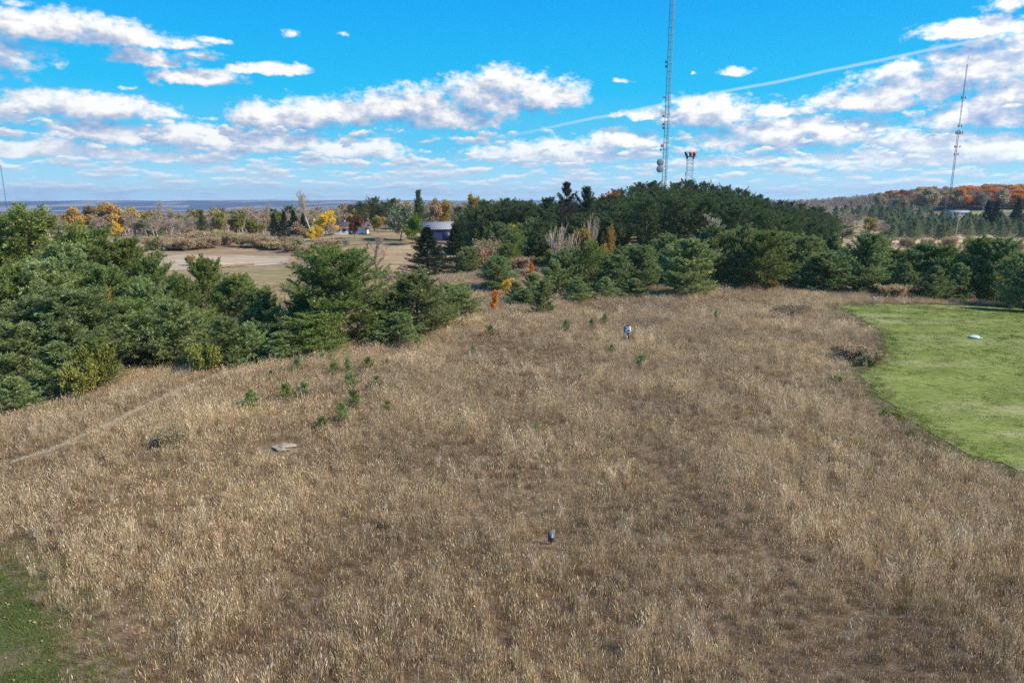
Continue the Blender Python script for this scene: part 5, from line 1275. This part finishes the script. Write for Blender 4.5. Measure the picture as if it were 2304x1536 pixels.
# box on a post in the meadow
x, y = SIGN; z = float(ground_z(x, y)); k = math.hypot(y, 12) / FPX
bp = empty('meter_box', (x, y, z), 'white utility box with a round dial on a short post in the open meadow', 'utility box', None, -.12)
MB().box((-.04, 0, .48), (.10, .10, .96)).build('post', M['white_paint'], bp)['label'] = 'pale front post'
MB().box((.07, .09, .60), (.11, .09, 1.2)).build('post', M['black'], bp)['label'] = 'dark rear post'
MB().box((-.05, .05, 1.06), (.54, .03, .54)).build('backboard', M['drum'], bp)
bb = MB().box((.04, -.06, 1.02), (.46, .16, .48)).box((.04, -.06, 1.275), (.50, .20, .03)).build('box', M['box_white'], bp)
MB().lathe([(.01, .0), (.085, 0), (.085, .05), (.06, .09), (.01, .10)], (.12, -.14, 1.04), 16, 'y').build('dial', M['glass'], bb)
MB().box((-.14, -.145, .95), (.02, .02, .1)).build('latch', M['steel'], bb)
MB().box((.05, .08, 1.34), (.20, .16, .18)).build('cap', M['black'], bp)

# weathered board in the near meadow
x, y = STUB; z = float(ground_z(x, y))
bd = empty('marker_board', (x, y, z), 'small weathered grey board with slanted top standing in the near grass', 'marker board', None, .15)
q = np.array([[-.12, 0, .15], [.12, 0, .15], [.13, 0, .58], [-.125, 0, .50]]); V = np.concatenate([q - [0, .03, 0], q + [0, .03, 0]])
MB().add(V, np.array([[0, 1, 2, 3], [5, 4, 7, 6], [0, 4, 5, 1], [1, 5, 6, 2], [2, 6, 7, 3], [3, 7, 4, 0]])).build('board', M['wood_grey'], bd)
MB().box((0, .06, .26), (.08, .06, .52)).build('post', M['post_wood'], bd)
MB().add(np.array([[.0, -.034, .30], [.07, -.034, .29], [.06, -.034, .42], [.02, -.034, .44]]), np.array([[0, 1, 2, 3]])).build('paper_scrap', M['white_paint'], bd)

def rock(name, x, y, s, lab, seed, m='stone_tan', grp=None, sink=.3):
    import bmesh
    bm = bmesh.new(); bmesh.ops.create_icosphere(bm, subdivisions=4, radius=1)
    r = np.random.default_rng(seed); o = r.uniform(0, 9, 3)
    for v in bm.verts:
        c = v.co; f = 1 + .28 * math.sin(c.x * 3 + o[0]) * math.sin(c.y * 3.3 + o[1]) + .16 * math.sin(c.z * 6 + o[2] + c.x * 4) + .05 * math.sin(c.x * 17 + c.y * 13)
        v.co = (c.x * s[0] * f, c.y * s[1] * f, c.z * s[2] * f)
    me = bpy.data.meshes.new(name); bm.to_mesh(me); bm.free(); me.materials.append(M[m])
    for p_ in me.polygons: p_.use_smooth = seed % 2 == 0
    o_ = link(name, me, None, (x, y, float(ground_z(x, y)) + s[2] * (1 - sink) * .6)); o_.rotation_euler = (0, 0, r.uniform(0, 3)); tag(o_, lab, 'rock', grp)
rock('boulder', ROCK[0], ROCK[1] + .1, (.48, .32, .15), 'flat pale boulder sunk in the near meadow grass', 4)
x, y = hit(1966, 677); rock('stone', x, y, (.5, .35, .3), 'single pale stone at the far edge of the lawn', 5, 'stone')
for k, (a, b, s_) in enumerate(((2284, 688, .55), (2296, 690, .42), (2306, 686, .5), (2274, 692, .3))):
    x, y = hit(min(a, 2320), b); rock('stone', x, y, (s_, s_ * .8, s_ * .75), ['largest pale stone of the rock pile at the right lawn corner', 'low pale stone right of the largest in the rock pile', 'pale stone of the rock pile cut by the picture edge', 'smallest stone left of the largest in the rock pile'][k], 6 + k, 'stone', 'stones of the rock pile')
x, y = hit(2192, 761); z = float(ground_z(x, y))
cp = empty('domed_cover', (x, y, z), 'low domed green cover with a glossy pale top lying on the lawn', 'cover', None, -.15)
def dome(rx, ry, prof, mb=None):
    mb = mb or MB(); mb.lathe(prof, (0, 0, 0), 28); mb.V[-1][:, 0] *= rx; mb.V[-1][:, 1] *= ry; return mb
dome(.50, .42, [(1.0, 0), (1.02, .05), (.99, .09), (.93, .13)]).build('rim', M['green_cap'], cp, None, True)
dome(.50, .42, [(.94, .13), (.86, .17), (.70, .22), (.45, .265), (.2, .285), (.01, .29)]).build('dome', M['pale_green'], cp, None, True)
MB().box((.52, -.08, .05), (.16, .12, .07)).build('handle', M['pale_green'], cp)
x, y, z = world_at(1986, 208, 0)
pi = MB().tube((0, 0, .35), (4.4, .3, .25), .26, .26, 12).build('pipe', M['white_paint'], None, (x - 1.5, y, z)); tag(pi, 'long white pipe lying at the left end of the bare soil field', 'pipe')

# air between here and the far ridge
def haze_fn():
    m = bpy.data.materials.new('haze_air'); m.use_nodes = True; t = NT(m.node_tree); t.n.clear()
    out = t.new('ShaderNodeOutputMaterial'); v = t.new('ShaderNodeVolumePrincipled')
    v.inputs['Color'].default_value = (0.50, 0.74, 1.0, 1); v.inputs['Density'].default_value = HAZE; v.inputs['Anisotropy'].default_value = 0.2
    t.l.new(v.outputs[0], out.inputs['Volume']); return m
HAZE = 1.0e-4
hb = MB().box((0, 0, -20), (20400, 20400, 270)).build('haze', haze_fn(), None); tag(hb, 'thin blue haze hanging over the far valley', None, None, 'stuff')
print('total', round(time.time() - T0, 1))
